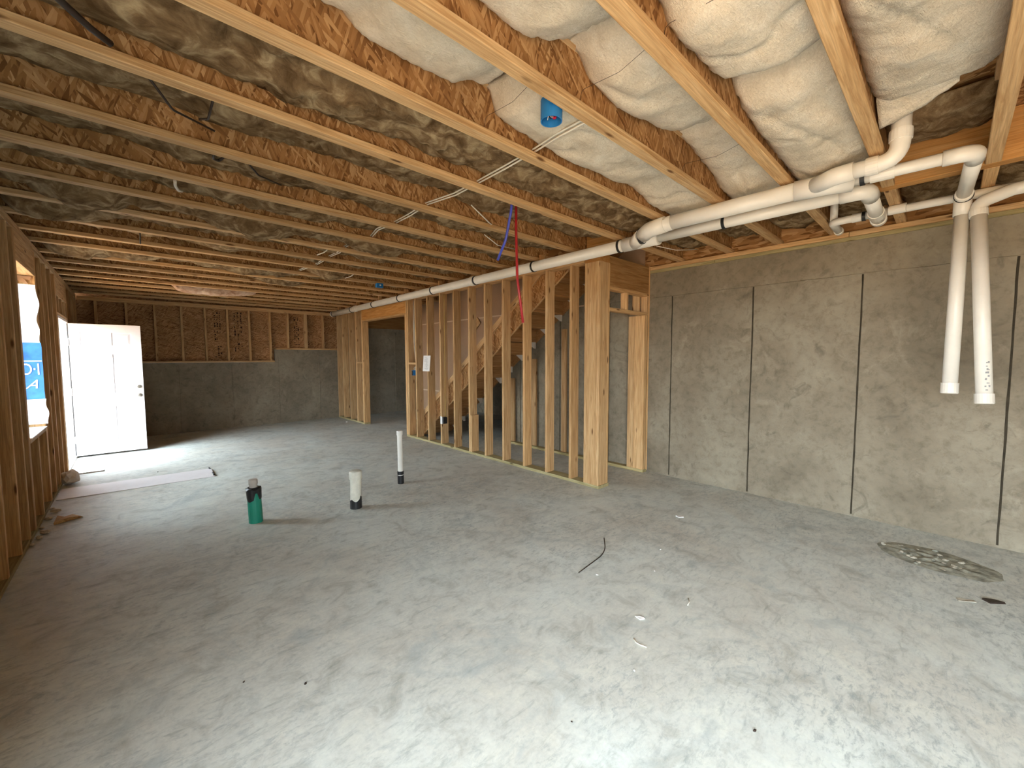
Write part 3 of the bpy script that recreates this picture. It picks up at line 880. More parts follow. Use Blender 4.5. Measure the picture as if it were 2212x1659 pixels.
batt(3.33, 3.87, y0, y1, [(3, 2.90), (3.9, 2.90)], 0.02, 0.03, WOOL_TAN, 77.0, 'tan fibreglass batt scrap above pipe elbow beside riser', None)
# torn cream flap hanging round the riser
def flap():
    vs, fs = [], []
    n, m_ = 16, 10
    for i in range(n + 1):
        s = i / n
        for j in range(m_ + 1):
            t = j / m_
            x = 2.95 + 0.19 * t * (1 - 0.75 * s * s) + 0.02 * noise.noise((s * 4, t * 3, 1))
            y = 0.33 - 0.30 * s
            z = 2.87 - 0.075 * t * (1 - 0.75 * s) + 0.012 * noise.noise((s * 6, t * 5, 3))
            vs.append((x, y, z))
    for i in range(n + 1):
        for j in range(m_ + 1):
            x, y, z = vs[i * (m_ + 1) + j]
            vs.append((x + 0.02, y, z + 0.05))
    K = (n + 1) * (m_ + 1)
    for i in range(n):
        for j in range(m_):
            a = i * (m_ + 1) + j
            fs.append((a, a + 1, a + m_ + 2, a + m_ + 1)); fs.append((K + a, K + a + 1, K + a + m_ + 2, K + a + m_ + 1))
    for j in range(m_):
        for a in (j, n * (m_ + 1) + j):
            fs.append((a, a + 1, K + a + 1, K + a))
    for i in range(n):
        for j in (0, m_):
            a = i * (m_ + 1) + j; c = a + m_ + 1
            fs.append((a, c, K + c, K + a))
    return mesh('flap', vs, fs, True)
link('insulation_flap', flap(), WOOL, label='torn cream fibreglass flap draped over the vertical pipe riser', cat='insulation')
for k in (2, 3, 4):
    y0, y1 = bay(k)
    batt(-0.77, 3.87, y0, y1, flat, 0.05, 0.03, WOOL, 50.0 + k, 'cream fibreglass batt over the end of the room by the patio opening', 'cream batts behind', res=0.05)
# short bays beyond the beam
for k in range(4, 11):
    y0, y1 = bay(k)
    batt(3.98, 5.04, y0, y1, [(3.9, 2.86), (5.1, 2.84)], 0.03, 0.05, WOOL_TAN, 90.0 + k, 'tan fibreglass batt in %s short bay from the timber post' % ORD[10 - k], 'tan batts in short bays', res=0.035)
SAGS = {13: ((0.9, 0.5, 0.03),), 14: ((-0.2, 0.35, 0.14), (0.85, 0.38, 0.16), (2.05, 0.32, 0.13)), 15: ((-0.5, 0.45, 0.15),), 16: ((0.9, 0.3, 0.06),), 17: ((2.1, 0.25, 0.17),), 18: ((-0.3, 0.5, 0.13), (1.3, 0.5, 0.12)), 19: ((1.7, 0.4, 0.09),)}
TL = {10: 'tan fibreglass batt next to the first cream-filled bay', 14: 'tan fibreglass batt bulging below its joists in three places'}
for k in range(10, len(JC)):
    y0, y1 = bay(k)
    lo = {10: 2.80, 11: 2.85, 12: 2.83}.get(k, 2.81)
    t = [(-0.8 + 0.45 * q, lo + 0.035 * noise.noise((q * 0.9, k * 3.3, 0))) for q in range(12)]
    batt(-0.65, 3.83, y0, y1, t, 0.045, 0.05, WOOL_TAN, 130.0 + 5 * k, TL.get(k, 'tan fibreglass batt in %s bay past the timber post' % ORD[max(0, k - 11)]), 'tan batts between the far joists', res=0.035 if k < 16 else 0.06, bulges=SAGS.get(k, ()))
# fallen length of batt hanging below the far joists
batt(0.55, 1.75, 8.52, 8.82, [(0.5, 2.67), (0.8, 2.65), (1.2, 2.655), (1.75, 2.70)], 0.055, 0.03, WOOL_PINK, 301.0, 'pinkish fibreglass batt drooping below the far joists', None, res=0.03, zmin=2.57, ztop=2.735)

# ------------------------------------------------------------------ drain pipes
dr = empty('drain_pipe', (3.55, 2.0, 2.6), 'white plastic drain pipe run slung under the joists', 'pipe')
R4, R3, R2 = 0.057, 0.0445, 0.0302
def zp(y): return 2.610 - 0.005 * (y - 2.2)
P1x = 3.57
tube('main_pipe', dr, [(P1x, 10.06, zp(10.06)), (P1x, 2.16, zp(2.16))], R4, PVC, 20)
lathe('end_cap', dr, (P1x, 10.10, zp(10.1)), (0, -1, 0), [(0, R4 * 0.7), (0.008, R4 * 1.1), (0.06, R4 * 1.13), (0.062, R4 * 1.0)], PVC)
zA = zp(2.1)
hub(dr, (P1x, 4.62, zp(4.62)), (0, 1, 0), R4, 0.04)
hub(dr, (P1x, 8.72, zp(8.72)), (0, 1, 0), R4, 0.04)
# wye 1
tube('wye_body', dr, [(P1x, 2.22, zA), (P1x, 1.86, zA)], R4 * 1.13, PVC, 20)
tube('wye_branch', dr, [(P1x, 2.10, zA), (P1x - 0.16, 1.94, zA)], R4 * 1.13, PVC, 20)
tube('branch_pipe', dr, [(P1x, 1.90, zA), (P1x, 0.52, zA - 0.006)], R3, PVC, 20)
P2x, z2 = 3.29, 2.620
tube('wye_branch', dr, fillet([(P1x - 0.14, 1.96, zA), (P2x, 1.82, zA - 0.003), (P2x, 1.60, z2)], 0.10), R4 * 1.03, PVC, 20)
tube('elbow', dr, fillet([(P2x + 0.09, 1.90, zA - 0.002), (P2x, 1.80, zA - 0.003), (P2x, 1.66, z2)], 0.09), R4 * 1.14, PVC, 20)
tube('second_pipe', dr, [(P2x, 1.72, z2), (P2x, 0.72, z2)], R4, PVC, 20)
# wye 2
tube('wye_body', dr, [(P2x, 0.76, z2), (P2x + 0.02, 0.60, z2), (P2x + 0.07, 0.47, z2)], R4 * 1.12, PVC, 20, )
tube('wye_branch', dr, fillet([(P2x, 0.66, z2), (P2x - 0.075, 0.54, z2 + 0.004), (P2x - 0.085, 0.44, z2 + 0.006)], 0.06), R3 * 1.16, PVC, 20)
tube('riser_pipe', dr, fillet([(P2x - 0.085, 0.46, z2 + 0.004), (P2x - 0.085, 0.245, z2 + 0.006), (P2x - 0.085, 0.245, 2.985)], 0.10, 10), R3, PVC, 20)
hub(dr, (P2x - 0.083, 0.36, z2 + 0.006), (0, 1, 0), R3)
hub(dr, (P2x - 0.085, 0.245, 2.755), (0, 0, 1), R3)
tube('tail_pipe', dr, [(P2x + 0.065, 0.49, z2), (P2x + 0.085, 0.04, z2 + 0.002)], 0.034, PVC, 18)
hub(dr, (P2x + 0.072, 0.33, z2), (0.04, -1, 0), 0.036, 0.055)
# cross pipe and hanging drop
tube('elbow', dr, fillet([(P2x + 0.083, 0.08, z2 + 0.002), (P2x + 0.09, -0.045, z2 + 0.002), (P2x + 0.22, -0.043, z2 + 0.004)], 0.07), 0.042, PVC, 18)
tube('cross_pipe', dr, [(P2x + 0.15, -0.044, z2 + 0.004), (4.26, -0.012, z2 + 0.01)], 0.038, PVC, 18)
tube('elbow', dr, fillet([(4.20, -0.014, z2 + 0.01), (4.30, -0.010, z2 + 0.008), (4.294, -0.010, 2.50)], 0.05), 0.046, PVC, 18)
tube('drop_pipe', dr, [(4.296, -0.010, 2.58), (4.190, -0.004, 1.29)], 0.040, PVC, 20)
lathe('end_cap', dr, (4.1935, -0.0042, 1.335), (-0.08, 0, -1), [(0, 0.041), (0.0, 0.046), (0.07, 0.0465), (0.075, 0.042), (0.076, 0.012)], PVC)
lathe('black_ring', dr, (4.255, -0.0125, z2 + 0.009), (1, 0, 0), [(-0.006, 0.047), (-0.006, 0.050), (0.006, 0.050), (0.006, 0.047)], BLACK)
# second pipe's elbow towards the concrete wall
tube('elbow', dr, fillet([(P1x, 0.56, zA - 0.006), (P1x, 0.42, zA - 0.006), (P1x + 0.16, 0.42, zA - 0.004)], 0.09), R3 * 1.15, PVC, 20)
tube('stub_pipe', dr, [(P1x + 0.10, 0.42, zA - 0.004), (4.42, 0.44, zA - 0.002)], R3 * 0.98, PVC, 20)
hub(dr, (4.22, 0.436, zA), (1, 0.02, 0), R3, 0.06)
lathe('end_cap', dr, (4.42, 0.44, zA - 0.002), (1, 0.02, 0), [(-0.05, R3 * 1.02), (-0.05, R3 * 1.17), (-0.005, R3 * 1.17), (0, R3 * 1.05), (0.012, R3 * 0.9)], PVC)
# thin vent line
tv = dr
TX = 4.40
tube('vent_pipe', tv, [(TX, -0.75, 2.658), (TX, 0.60, 2.656)], R2, PVC, 16)
tube('vent_pipe', tv, fillet([(TX, 0.58, 2.656), (TX + 0.01, 0.735, 2.655), (TX + 0.30, 0.735, 2.645)], 0.05), R2, PVC, 16)
hub(tv, (TX, 0.575, 2.656), (0, 1, 0), R2, 0.03)
hub(tv, (TX - 0.02, 0.33, 2.656), (0.1, 1, 0), R2, 0.05)
hub(tv, (TX + 0.30, 0.735, 2.645), (1, 0, 0), R2, 0.02, name='end_cap')
tube('vent_pipe', tv, [(TX + 0.06, 0.735, 2.654), (TX + 0.06, 0.735, 2.98)], R2 * 0.9, PVC, 16)
# second hanging drop
hp = empty('capped_pipe', (4.07, -0.16, 1.2), 'white capped drop pipe leaning outward with bent top and scribbles', 'pipe')
drop = tube('drop_pipe', hp, [(4.249, -0.086, 2.50), (4.076, -0.163, 1.235)], 0.040, PVC, 20)
tube('bend', hp, fillet([(4.254, -0.083, 2.46), (4.263, -0.085, 2.56), (4.325, -0.235, 2.625), (4.35, -0.45, 2.632)], 0.08), 0.0405, PVC, 20)
hub(hp, (4.252, -0.085, 2.49), (0.13, 0.06, 1), 0.040, 0.022)
lathe('end_cap', hp, (4.082, -0.1604, 1.275), (-0.136, -0.06, -1), [(0, 0.041), (0.0, 0.0465), (0.06, 0.047), (0.067, 0.042), (0.068, 0.012)], PVC)
rr = random.Random(4)
bl = []
for k in range(9):
    z = 1.30 + 0.022 * k
    s = (z - 1.235) / (2.50 - 1.235)
    x = 4.076 + (4.249 - 4.076) * s; y = -0.163 + (-0.086 + 0.163) * s
    for q in range(2):
        a = math.radians(rr.uniform(235, 265) - 50)
        cx_, cy_ = x + 0.0404 * math.cos(a), y + 0.0404 * math.sin(a)
        bl.append((cx_ - 0.0012, cx_ + 0.0012, cy_ - 0.004, cy_ + 0.004, z, z + rr.uniform(0.004, 0.014)))
link('marker_scribble', boxes_mesh('marker_scribble', bl), INK, drop)

# ------------------------------------------------------------------ pipe hangers
def hanger(y, px, pz, r, jy, x_off, label, grp):
    t = empty('pipe_hanger', (px, y, pz - r), label, 'pipe hanger', grp)
    lathe('band', t, (px, y, pz), (0, 1, 0), [(-0.011, r + 0.0005), (-0.011, r + 0.007), (0.011, r + 0.007), (0.011, r + 0.0005), ], BLACK, 20)
    beam_pp('strap', t, (px + r * 0.85 + 0.004, y, pz + r * 0.3), (px + x_off, jy, Z_J + 0.03), 0.022, 0.004, BLACK, up=(0, 0.0, 1) if abs(x_off) > 9 else (1, 0, 0))
    return t
for i, y in enumerate((2.305, 3.48, 4.60, 5.71, 6.81, 7.88, 8.96, 10.0)):
    jc = min(JC, key=lambda c: abs(c - y))
    hy = jc - 0.048
    hanger(hy, P1x, zp(hy), R4, jc - 0.037, 0.12, '%s black hanger strap from the post along main drain pipe' % ORD[i], 'hangers along the main drain pipe')
    if i in (1, 2, 3, 4, 5, 6, 7):
        board('nailing_block', None, P1x + 0.10, P1x + 0.165, jc - 0.036 - 0.038, jc - 0.036, 2.60, 2.76, PINE, label='%s short pine nailing block from the post behind main drain pipe' % ORD[i - 1], cat='wood block', group='nailing blocks along the main drain pipe')
hanger(1.94, P2x + 0.12, zA - 0.002, R4 * 1.14, 1.80, 0.05, 'black plastic hanger strap around branch elbow of the wye', None)
hanger(1.30, P1x, zA - 0.003, R3, 1.27, 0.05, 'black plastic hanger strap on thinner of the two parallel pipes', None)
hanger(0.42, P2x + 0.068, z2, 0.037, 0.36, 0.04, 'black plastic hanger strap near the second wye', None)
hanger(0.53, TX, 2.656, R2, 0.42, 0.03, 'black plastic hanger strap on thin vent pipe', None)

# ------------------------------------------------------------------ floor stub-ups
t = empty('sewer_stub', (0.79, 4.36, 0), 'green sewer stub with black tape and tan grey plug', 'pipe stub')
lathe('green_pipe', t, (0.79, 4.36, -0.01), (-0.03, 0.0, 1), [(0, 0.058), (0.03, 0.0575), (0.29, 0.0565), (0.29, 0.045)], GREEN, 24)
vs, fs = [], []
n = 24
for k in range(n):
    a = 2 * PI * k / n
    lo = 0.245 - 0.035 * max(0, math.cos(a - 4.4)) + 0.015 * math.sin(3 * a)
    if 4.6 < a < 5.2: lo += 0.055
    for z, r in ((lo, 0.0605), (0.318 + 0.008 * math.sin(5 * a), 0.0635 + 0.006 * max(0, math.sin(2 * a))), (0.33, 0.050), (0.332, 0.036)):
        vs.append((0.79 - 0.03 * z + r * math.cos(a), 4.36 + r * math.sin(a), z))
for k in range(n):
    a, c = 4 * k, 4 * ((k + 1) % n)
    for q in range(3): fs.append((a + q, c + q, c + q + 1, a + q + 1))
fs.append(tuple(4 * k + 3 for k in range(n)))
link('tape_wrap', mesh('tape_wrap', vs, fs), TAPE, t)
lathe('plug', t, (0.781, 4.36, 0.328), (-0.03, 0, 1), [(0, 0.033), (0.032, 0.032), (0.032, 0.037), (0.072, 0.037), (0.078, 0.032), (0.079, 0.006)], PVC_CAP, 20)
t = empty('capped_stub', (1.615, 4.07, 0), 'dirty white capped floor pipe wrapped in black at its foot', 'pipe stub')
lathe('white_pipe', t, (1.615, 4.07, -0.01), (0.01, 0, 1), [(0, 0.055), (0.33, 0.055)], PVC_D, 24)
lathe('end_cap', t, (1.618, 4.07, 0.30), (0.01, 0, 1), [(0, 0.057), (0, 0.0635), (0.062, 0.0635), (0.078, 0.058), (0.088, 0.035), (0.091, 0.006)], PVC_D, 24)
vs, fs = [], []
for k in range(n):
    a = 2 * PI * k / n
    hi = 0.085 + 0.012 * math.sin(4 * a) + (0.035 if 5.0 < a < 5.8 else 0)
    for z, r in ((0.0, 0.058), (hi, 0.0575), (hi, 0.055)):
        vs.append((1.615 + r * math.cos(a), 4.07 + r * math.sin(a), z))
for k in range(n):
    a, c = 3 * k, 3 * ((k + 1) % n)
    fs += [(a, c, c + 1, a + 1), (a + 1, c + 1, c + 2, a + 2)]
link('tape_wrap', mesh('tape_wrap', vs, fs), TAPE, t)
t = empty('riser_stub', (2.34, 4.50, 0), 'slim tall white riser pipe with black sleeve and cap', 'pipe stub')
lathe('white_pipe', t, (2.34, 4.50, -0.01), (-0.005, 0, 1), [(0, 0.031), (0.62, 0.031)], PVC, 20)
lathe('end_cap', t, (2.337, 4.50, 0.595), (-0.005, 0, 1), [(0, 0.032), (0, 0.0365), (0.045, 0.0365), (0.053, 0.032), (0.054, 0.006)], PVC, 20)
lathe('black_sleeve', t, (2.34, 4.50, 0), (-0.005, 0, 1), [(0, 0.038), (0.10, 0.0375), (0.10, 0.032)], TAPE, 20)
lathe('black_sleeve', t, (2.339, 4.50, 0.112), (-0.005, 0, 1), [(0, 0.032), (0, 0.038), (0.04, 0.0385), (0.04, 0.032)], TAPE, 20)

# ------------------------------------------------------------------ electrical and water odds
t = empty('electrical_box', (1.47, 1.37, 2.62), 'round blue electrical box with red connectors on a joist', 'electrical box')
BXc, BYc = 1.535, 1.362
lathe('box_shell', t, (BXc, BYc, 2.66), (0, 0, 1), [(0.0, 0.048), (0, 0.052), (0.09, 0.052), (0.09, 0.047), (0.012, 0.045), (0.006, 0.040), (0.005, 0.006)][:4], BLUE, 24)
# inside: open cup
vs, fs = [], []
for k in range(24):
    a = 2 * PI * k / 24
    for r, z in ((0.0525, 2.655), (0.047, 2.655), (0.045, 2.735)):
        vs.append((BXc + r * math.cos(a), BYc + r * math.sin(a), z))
for k in range(24):
    a, c = 3 * k, 3 * ((k + 1) % 24)
    fs += [(a, c, c + 1, a + 1), (a + 1, c + 1, c + 2, a + 2)]
fs.append(tuple(3 * k + 2 for k in range(24)))
bpy.data.objects.remove(t.children[0] if t.children else t, do_unlink=True)
vs += [(BXc + 0.0525 * math.cos(2 * PI * k / 24), BYc + 0.0525 * math.sin(2 * PI * k / 24), 2.75) for k in range(24)]
for k in range(24):
    a, c = 3 * k, 3 * ((k + 1) % 24)
    fs.append((a, c, 72 + (k + 1) % 24, 72 + k))
fs.append(tuple(72 + k for k in range(24)))
link('box_shell', mesh('box_shell', vs, fs), BLUE, t)
link('mounting_tab', boxes_mesh('tab', [(BXc - 0.045, BXc - 0.02, 1.305, 1.312, 2.70, 2.74), (BXc + 0.02, BXc + 0.045, 1.305, 1.312, 2.70, 2.74)]), BLUE, t)
for i, (dx, dy, a) in enumerate(((-0.012, 0.006, 0.3), (0.008, -0.004, 0.9), (0.018, 0.012, -0.4), (-0.004, -0.016, 1.6))):
    lathe('wire_nut', t, (BXc + dx, BYc + dy, 2.735), (0.3 * math.cos(a), 0.3 * math.sin(a), -1), [(0, 0.007), (0.03, 0.011), (0.052, 0.010), (0.056, 0.003)], RED_W, 10)
for i, (dx, dy) in enumerate(((-0.02, -0.01), (0.025, 0.0), (0.01, 0.02), (0.0, -0.025))):
    tube('loose_wire', t, fillet([(BXc + dx, BYc + dy, 2.734), (BXc + dx * 0.3, BYc + dy + 0.01, 2.668), (BXc - dx, BYc + dy * 0.4, 2.69)], 0.02), 0.0022, [CABLE, BLACK, CABLE, BLACK][i], 8)
t = empty('junction_box', (2.93, 6.25, 2.64), 'small blue junction box under a far joist', 'electrical box')
t = link('box_shell', boxes_mesh('shell', [(2.88, 2.985, 6.185, 6.243, 2.635, 2.70)]), BLUE, t)
lathe('knockout', t, (2.935, 6.19, 2.67), (0, -1, 0), [(0, 0.014), (0.007, 0.014), (0.0075, 0.008)], CABLE, 12)

# tubing
tube('blue_tube', None, fillet([(2.22, 2.372, 2.76), (2.22, 2.385, 2.66), (2.22, 2.45, 2.45), (2.22, 2.548, 2.313)], 0.15), 0.0105, BLUE_T, 12, label='blue water tube hanging from the joist', cat='tube')
tube('red_tube', None, fillet([(2.30, 2.412, 2.76), (2.295, 2.408, 2.55), (2.295, 2.395, 2.15), (2.31, 2.345, 1.80)], 0.3, 12), 0.0105, RED_T, 12, label='long red water tube hanging from the joist', cat='tube')

# cable pairs running through the joist webs
def cable(pts, r, mat, label, name='cable', grp=None, seg=8, fr_=0.1):
    return tube(name, None, fillet(pts, fr_, 5), r, mat, seg, label=label, cat='cable', group=grp)
for q, off in enumerate((0.0, 0.016)):
    pts = []
    for k, c in enumerate(JC):
        if 1.2 < c < 6.4:
            pts.append((1.80 + 0.03 * math.sin(k * 2.1) + off, c, 2.752 - 0.008 * q))
            pts.append((1.78 + 0.03 * math.cos(k * 1.3) + off, c + 0.25, 2.740 - 0.010 * q + 0.004 * math.sin(k)))
    cable(pts, 0.0052, CABLE, 'white cable threaded through the joist webs', grp='white cables through the joists')
cable([(2.15, 2.80, 2.80), (2.40, 2.86, 2.72), (2.62, 2.98, 2.735), (3.2, 3.1, 2.76)], 0.005, CABLE, 'white cable end sticking out of joist near red tube')
cable([(2.70, 3.30, 2.775), (2.95, 3.38, 2.73), (3.3, 3.45, 2.76)], 0.005, CABLE, 'white cable end beneath the joist nearest the stair studs')
cable([(4.0, 2.12, 2.665), (4.25, 2.02, 2.645), (4.6, 1.95, 2.70)], 0.004, CABLE, 'thin cable loop in the short bay past the post')
cable([(0.10, 2.36, 2.72), (0.20, 2.55, 2.69), (0.40, 2.86, 2.79)], 0.0055, DARKW, 'straight dark wire spanning tan batt bay', 'insulation_wire')
cable([(0.335, 2.37, 2.72), (0.335, 2.55, 2.70), (0.33, 2.80, 2.80)], 0.0055, DARKW, 'kinked dark wire beside the straight dark wire', 'insulation_wire')
cable([(0.555, 2.95, 2.72), (0.66, 3.10, 2.70), (0.86, 3.38, 2.78)], 0.0055, DARKW, 'dark wire near a coiled black loop', 'insulation_wire')
cable([(-0.32, 1.82, 2.735), (-0.20, 1.95, 2.71), (-0.05, 2.14, 2.695), (0.0, 2.2, 2.70)], 0.012, DARKW, 'thick dark cable end against tan batt overhead', 'insulation_wire')
cable([(0.42, 3.00, 2.76), (0.43, 3.15, 2.75), (0.47, 3.22, 2.77), (0.50, 3.14, 2.80), (0.44, 3.12, 2.78)], 0.008, DARKW, 'coiled black cable loop tucked beside tan batt', 'cable_coil', fr_=0.03)
cable([(0.27, 3.56, 2.70), (0.275, 3.62, 2.685), (0.30, 3.75, 2.70), (0.33, 3.86, 2.735)], 0.009, CABLE, 'short frayed white strip hanging under a joist', 'cable_end')
cable([(0.12, 5.22, 2.70), (0.12, 5.30, 2.66), (0.12, 5.34, 2.62)], 0.0055, DARKW, 'small dark wire end below a far joist', 'cable_end')
for (x, y) in ((1.62, 4.66), (2.35, 5.77)):
    cable([(x, y + 0.01, 2.70), (x - 0.02, y + 0.06, 2.675), (x - 0.06, y + 0.16, 2.66)], 0.006, CABLE, 'short white cable end poking below a far joist', 'cable_end', 'short cable ends below far joists')
# thin hanger wires under the cream batts
for (x, k) in ((1.42, iA), (1.62, iA - 1), (2.72, iA - 1), (1.55, iA - 2)):
    y0, y1 = bay(k)
    pts = [(x - 0.02, y0, 2.80), (x, (y0 + y1) / 2, 2.765), (x + 0.02, y1, 2.80), (x + 0.015, y1 - 0.002, 2.74)]
    cable(pts, 0.0010, DARKW, 'thin steel wire propping a cream batt', 'insulation_wire', 'wires under the cream batts', 6)
# romex on the stair-wall studs
cable([(3.95, 6.96, 2.60), (3.95, 6.97, 2.2), (3.94, 6.95, 1.9), (3.945, 6.90, 1.46), (3.95, 6.885, 1.36), (3.93, 6.95, 1.34), (3.94, 6.93, 1.26)], 0.006, CABLE, 'white cable dropping into blue switch box beside doorway')
cable([(3.96, 6.94, 2.60), (3.955, 6.95, 2.2), (3.95, 6.93, 1.9), (3.955, 6.87, 1.46), (3.945, 6.93, 1.28)], 0.006, CABLE, 'second white cable dropping into blue switch box beside doorway')
cable([(3.95, 5.92, 2.60), (3.95, 5.925, 2.35), (3.955, 5.932, 1.6), (3.945, 5.92, 1.2), (3.95, 5.93, 0.9), (3.93, 5.90, 0.51)], 0.0055, CABLE_Y, 'yellow cable stapled down a stair stud to outlet box')
t = empty('switch_box', (3.91, 6.93, 1.19), 'blue switch box in stud bay beside the doorway', 'electrical box')
t = link('box_shell', boxes_mesh('sb', [(3.885, 3.96, 6.895, 6.95, 1.195, 1.29)]), BLUE, t)
link('box_opening', boxes_mesh('sbo', [(3.882, 3.8845, 6.90, 6.945, 1.20, 1.285)]), BLACK, t)
t = empty('outlet_box', (3.87, 5.91, 0.38), 'black outlet box with white label on stair stud', 'electrical box')
t = link('box_shell', boxes_mesh('ob', [(3.875, 3.945, 5.872, 5.9405, 0.395, 0.505)]), BLACK, t)
link('white_label', boxes_mesh('obl', [(3.872, 3.8745, 5.915, 5.972, 0.385, 0.515)]), PAPER, t)
t = empty('notice_paper', (3.875, 6.37, 1.28), 'white printed paper sheet stapled to a stair stud', 'paper')
vs, fs = [], []
for j in range(9):
    for i in range(7):
        s, q = i / 6, j / 8
        y = 6.495 - 0.235 * s - 0.035 * (1 - q) * (0.0) + 0.045 * (1 - q)
        vs.append((3.876 - 0.012 * math.sin(PI * s) * (1 - q * 0.5), y, 1.285 + 0.28 * q))
for j in range(8):
    for i in range(6):
        a = j * 7 + i
        fs.append((a, a + 1, a + 8, a + 7))
t = link('sheet', mesh('sheet', vs, fs, True), PAPER, t)
bl = []
rr = random.Random(9)
for k in range(14):
    z = 1.31 + 0.017 * k
    bl.append((3.8605, 3.8612, 6.33 + rr.uniform(0, 0.03), 6.42 + rr.uniform(-0.03, 0.03), z, z + 0.004))
link('print_lines', boxes_mesh('print_lines', bl), INK, t)

# ------------------------------------------------------------------ things on the floor
# white panel, bowed
vs, fs = [], []
n, m_ = 14, 10
for i in range(n + 1):
    s = i / n
    x = -0.655 + 1.385 * s
    for j in range(m_ + 1):
        q = j / m_
        y = 6.49 - 0.065 * s + (0.52 - 0.02 * s) * q
        vs.append((x, y, 0.010 + 0.028 * math.sin(PI * q) * (0.3 + 0.7 * s) + 0.006))
K = len(vs)
vs += [(x, y, z - 0.006) for x, y, z in vs]
for i in range(n):
    for j in range(m_):
        a = i * (m_ + 1) + j
        fs += [(a, a + 1, a + m_ + 2, a + m_ + 1), (K + a, K + a + 1, K + a + m_ + 2, K + a + m_ + 1)]
for i in range(n):
    for a in (i * (m_ + 1), i * (m_ + 1) + m_):
        fs.append((a, a + m_ + 1, K + a + m_ + 1, K + a))
for j in range(m_):
    for a in (j, n * (m_ + 1) + j):
        fs.append((a, a + 1, K + a + 1, K + a))
zm = min(v[2] for v in vs)
vs = [(x, y, z - zm + 0.001) for x, y, z in vs]
t = link('floor_sheet', mesh('floor_sheet', vs, fs), PANEL_W, label='long bowed white sheet lying on floor below the window', cat='sheet')
board('dark_end_strip', t, 0.716, 0.733, 6.44, 6.90, 0.012, 0.030, BLACK)
def rock(name, c, size, mat, label, cat, seed=0, squash=(1, 1, 0.6), rotz=0.0, group=None, parent=None):
    bm = bmesh.new()
    bmesh.ops.create_icosphere(bm, subdivisions=2, radius=1.0)
    for v in bm.verts:
        d = 1 + 0.45 * noise.noise(v.co * 1.4 + Vector((seed, 0, 0)))
        v.co = Vector((v.co.x * squash[0], v.co.y * squash[1], v.co.z * squash[2])) * d * size
    zm_ = min(v.co.z for v in bm.verts)
    for v in bm.verts: v.co.z -= zm_
    me_ = bpy.data.meshes.new(name); bm.to_mesh(me_); bm.free()
    return link(name, me_, mat, parent, Matrix.Translation(c) @ Matrix.Rotation(rotz, 4, 'Z'), label, cat, group)
rock('crumpled_rag', (-0.60, 7.28, 0.0), 0.085, PAPER, 'crumpled pale rag against the wall by white panel', 'rag', 3, (1.0, 1.5, 1.0))
t = link('trim_offcut', boxes_mesh('trim_offcut', [(-0.585, -0.33, 7.78, 7.90, 0.001, 0.016)]), PANEL_W, label='short white trim offcut on floor by the open door', cat='offcut')
link('band', boxes_mesh('band', [(-0.525, -0.485, 7.775, 7.905, 0.0005, 0.0185)]), NICKEL, t)
def shard(name, pts, h, mat, label, cat, grp=None):
    n = len(pts)
    vs = [(x, y, 0.001) for x, y in pts] + [(x * 0.9 + 0.1 * pts[0][0], y * 0.9 + 0.1 * pts[0][1], 0.001 + h * (0.5 + 0.5 * (i % 2))) for i, (x, y) in enumerate(pts)]
    return link(name, mesh(name, vs, [tuple(range(n)), tuple(range(n, 2 * n))] + [(i, (i + 1) % n, n + (i + 1) % n, n + i) for i in range(n)]), mat, label=label, cat=cat, group=grp)
shard('wood_scrap', [(-0.585, 5.55), (-0.575, 5.75), (-0.54, 5.72), (-0.46, 5.70), (-0.40, 5.64), (-0.48, 5.60)], 0.035, PINE, 'wedge of splintered wood on floor near left studs', 'wood scrap')
for i, y in enumerate((5.05, 5.2, 5.32, 5.5, 5.75, 6.0, 6.15)):
    rock('foam_crumb', (-0.655 + 0.02 * (i % 3), y, 0.0), 0.014 + 0.006 * (i % 3), WOOL, 'pale foam crumb along the left bottom plate', 'foam crumb', i, (1, 1.6, 0.7), 0.3 * i, 'foam crumbs along the left wall')
t = tube('bent_wire', None, fillet([(2.848, 1.923, 0.004), (2.64, 1.765, 0.004), (2.248, 1.725, 0.004)], 0.55, 12), 0.0035, DARKW, 8, label='bent dark wire lying on the concrete floor', cat='wire')
shard('paper_scrap', [(3.735, 1.69), (3.775, 1.66), (3.80, 1.70), (3.75, 1.73)], 0.010, PAPER, 'white paper scrap on floor toward the concrete wall', 'paper scrap')
shard('paper_scrap', [(2.09, 1.16), (2.12, 1.145), (2.135, 1.17), (2.115, 1.175), (2.10, 1.20)], 0.008, PAPER, 'forked white paper scrap near a wood shaving', 'paper scrap')
tube('wood_shaving', None, [(1.92, 1.10, 0.004), (1.90, 1.075, 0.005), (1.90, 1.05, 0.005), (1.91, 1.02, 0.004)], 0.003, CABLE, 8, label='curled pale wood shaving on floor beside forked paper', cat='wood shaving')
tube('wood_shaving', None, [(2.50, 1.06, 0.006), (2.46, 1.035, 0.008), (2.425, 1.03, 0.006)], 0.003, CABLE, 8, label='pale wood shaving on mottled floor by damp streaks', cat='wood shaving')
for (x, y, s, sd) in ((0.529, 1.99, 0.011, 1), (1.279, 1.012, 0.007, 2), (1.788, 0.476, 0.012, 3), (0.32, 2.2, 0.008, 4), (2.2, 3.1, 0.008, 5), (1.0, 5.4, 0.014, 6), (0.2, 7.2, 0.012, 7)):
    rock('dark_pebble', (x, y, 0.0), s * 0.55, DARKW, 'tiny dark pebble on the concrete floor', 'pebble', sd, (1.2, 0.8, 0.6), sd, 'dark pebbles on the floor')
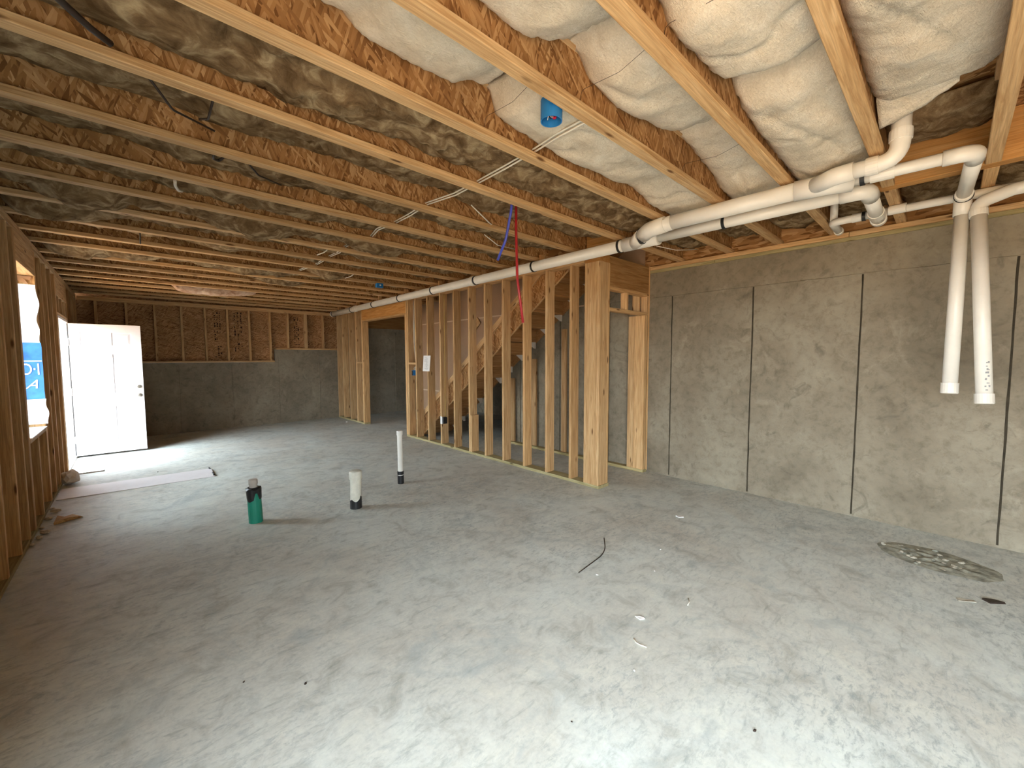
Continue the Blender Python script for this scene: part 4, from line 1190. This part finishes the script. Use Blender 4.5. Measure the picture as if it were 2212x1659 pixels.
for (x, y, s, sd) in ((2.66, 1.37, 0.010, 1), (2.32, 1.62, 0.012, 2), (3.0, 1.5, 0.009, 3), (1.72, 0.98, 0.009, 4), (2.9, 9.6, 0.016, 5), (3.7, 9.75, 0.03, 6), (2.45, 4.25, 0.01, 8)):
    rock('white_chip', (x, y, 0.0), s * 0.6, PAPER, 'small white plaster chip on the concrete floor', 'chip', sd, (1.3, 0.9, 0.6), sd, 'white chips on the floor')
shard('dark_splinter', [(3.80, -0.235), (3.83, -0.20), (3.88, -0.255), (3.86, -0.30)], 0.014, DARKW, 'dark splinter on floor beyond the rubble patch', 'splinter')
shard('pale_splinter', [(3.70, -0.10), (3.735, -0.09), (3.78, -0.17), (3.755, -0.18)], 0.006, STONE, 'pale splinter on floor beyond the rubble patch', 'splinter')

# rubble patch by the concrete wall
pr = empty('rubble_patch', (4.33, 0.0, 0), 'oval rough patch of damp rubble in slab beside concrete wall', 'rubble patch')
vs, fs = [], []
nr, na = 16, 48
for i in range(nr + 1):
    for k in range(na):
        a = 2 * PI * k / na
        rr_ = i / nr
        edge = 1 + 0.13 * noise.noise((math.cos(a) * 2, math.sin(a) * 2, 4))
        u, v = 0.235 * rr_ * edge * math.cos(a), 0.36 * rr_ * edge * math.sin(a)
        x = 4.33 + u * 0.92 + v * 0.20; y = 0.01 + v * 0.90 - u * 0.25
        h = 0.011 * (1 - rr_ ** 3) * (0.55 + 1.3 * noise.noise((x * 22, y * 22, 1)) + 0.9 * noise.noise((x * 50, y * 50, 5)))
        vs.append((x, y, max(0.0008 if rr_ < 0.999 else 0.0003, 0.002 + h)))
for i in range(nr):
    for k in range(na):
        a, c = i * na + k, i * na + (k + 1) % na
        fs.append((a, c, c + na, a + na))
link('rough_fill', mesh('rough_fill', vs, fs, True), RUBBLE, pr)
rr = random.Random(12)
for k in range(26):
    a = rr.uniform(0, 2 * PI); q = math.sqrt(rr.random()) * 0.92
    u, v = 0.235 * q * math.cos(a), 0.36 * q * math.sin(a)
    rock('stone', (4.33 + u * 0.92 + v * 0.20, 0.01 + v * 0.90 - u * 0.25, 0.002), rr.uniform(0.007, 0.017), STONE if rr.random() < 0.6 else RUBBLE, None, None, k, (1.2, 0.9, 0.6), rr.uniform(0, 3), parent=pr)
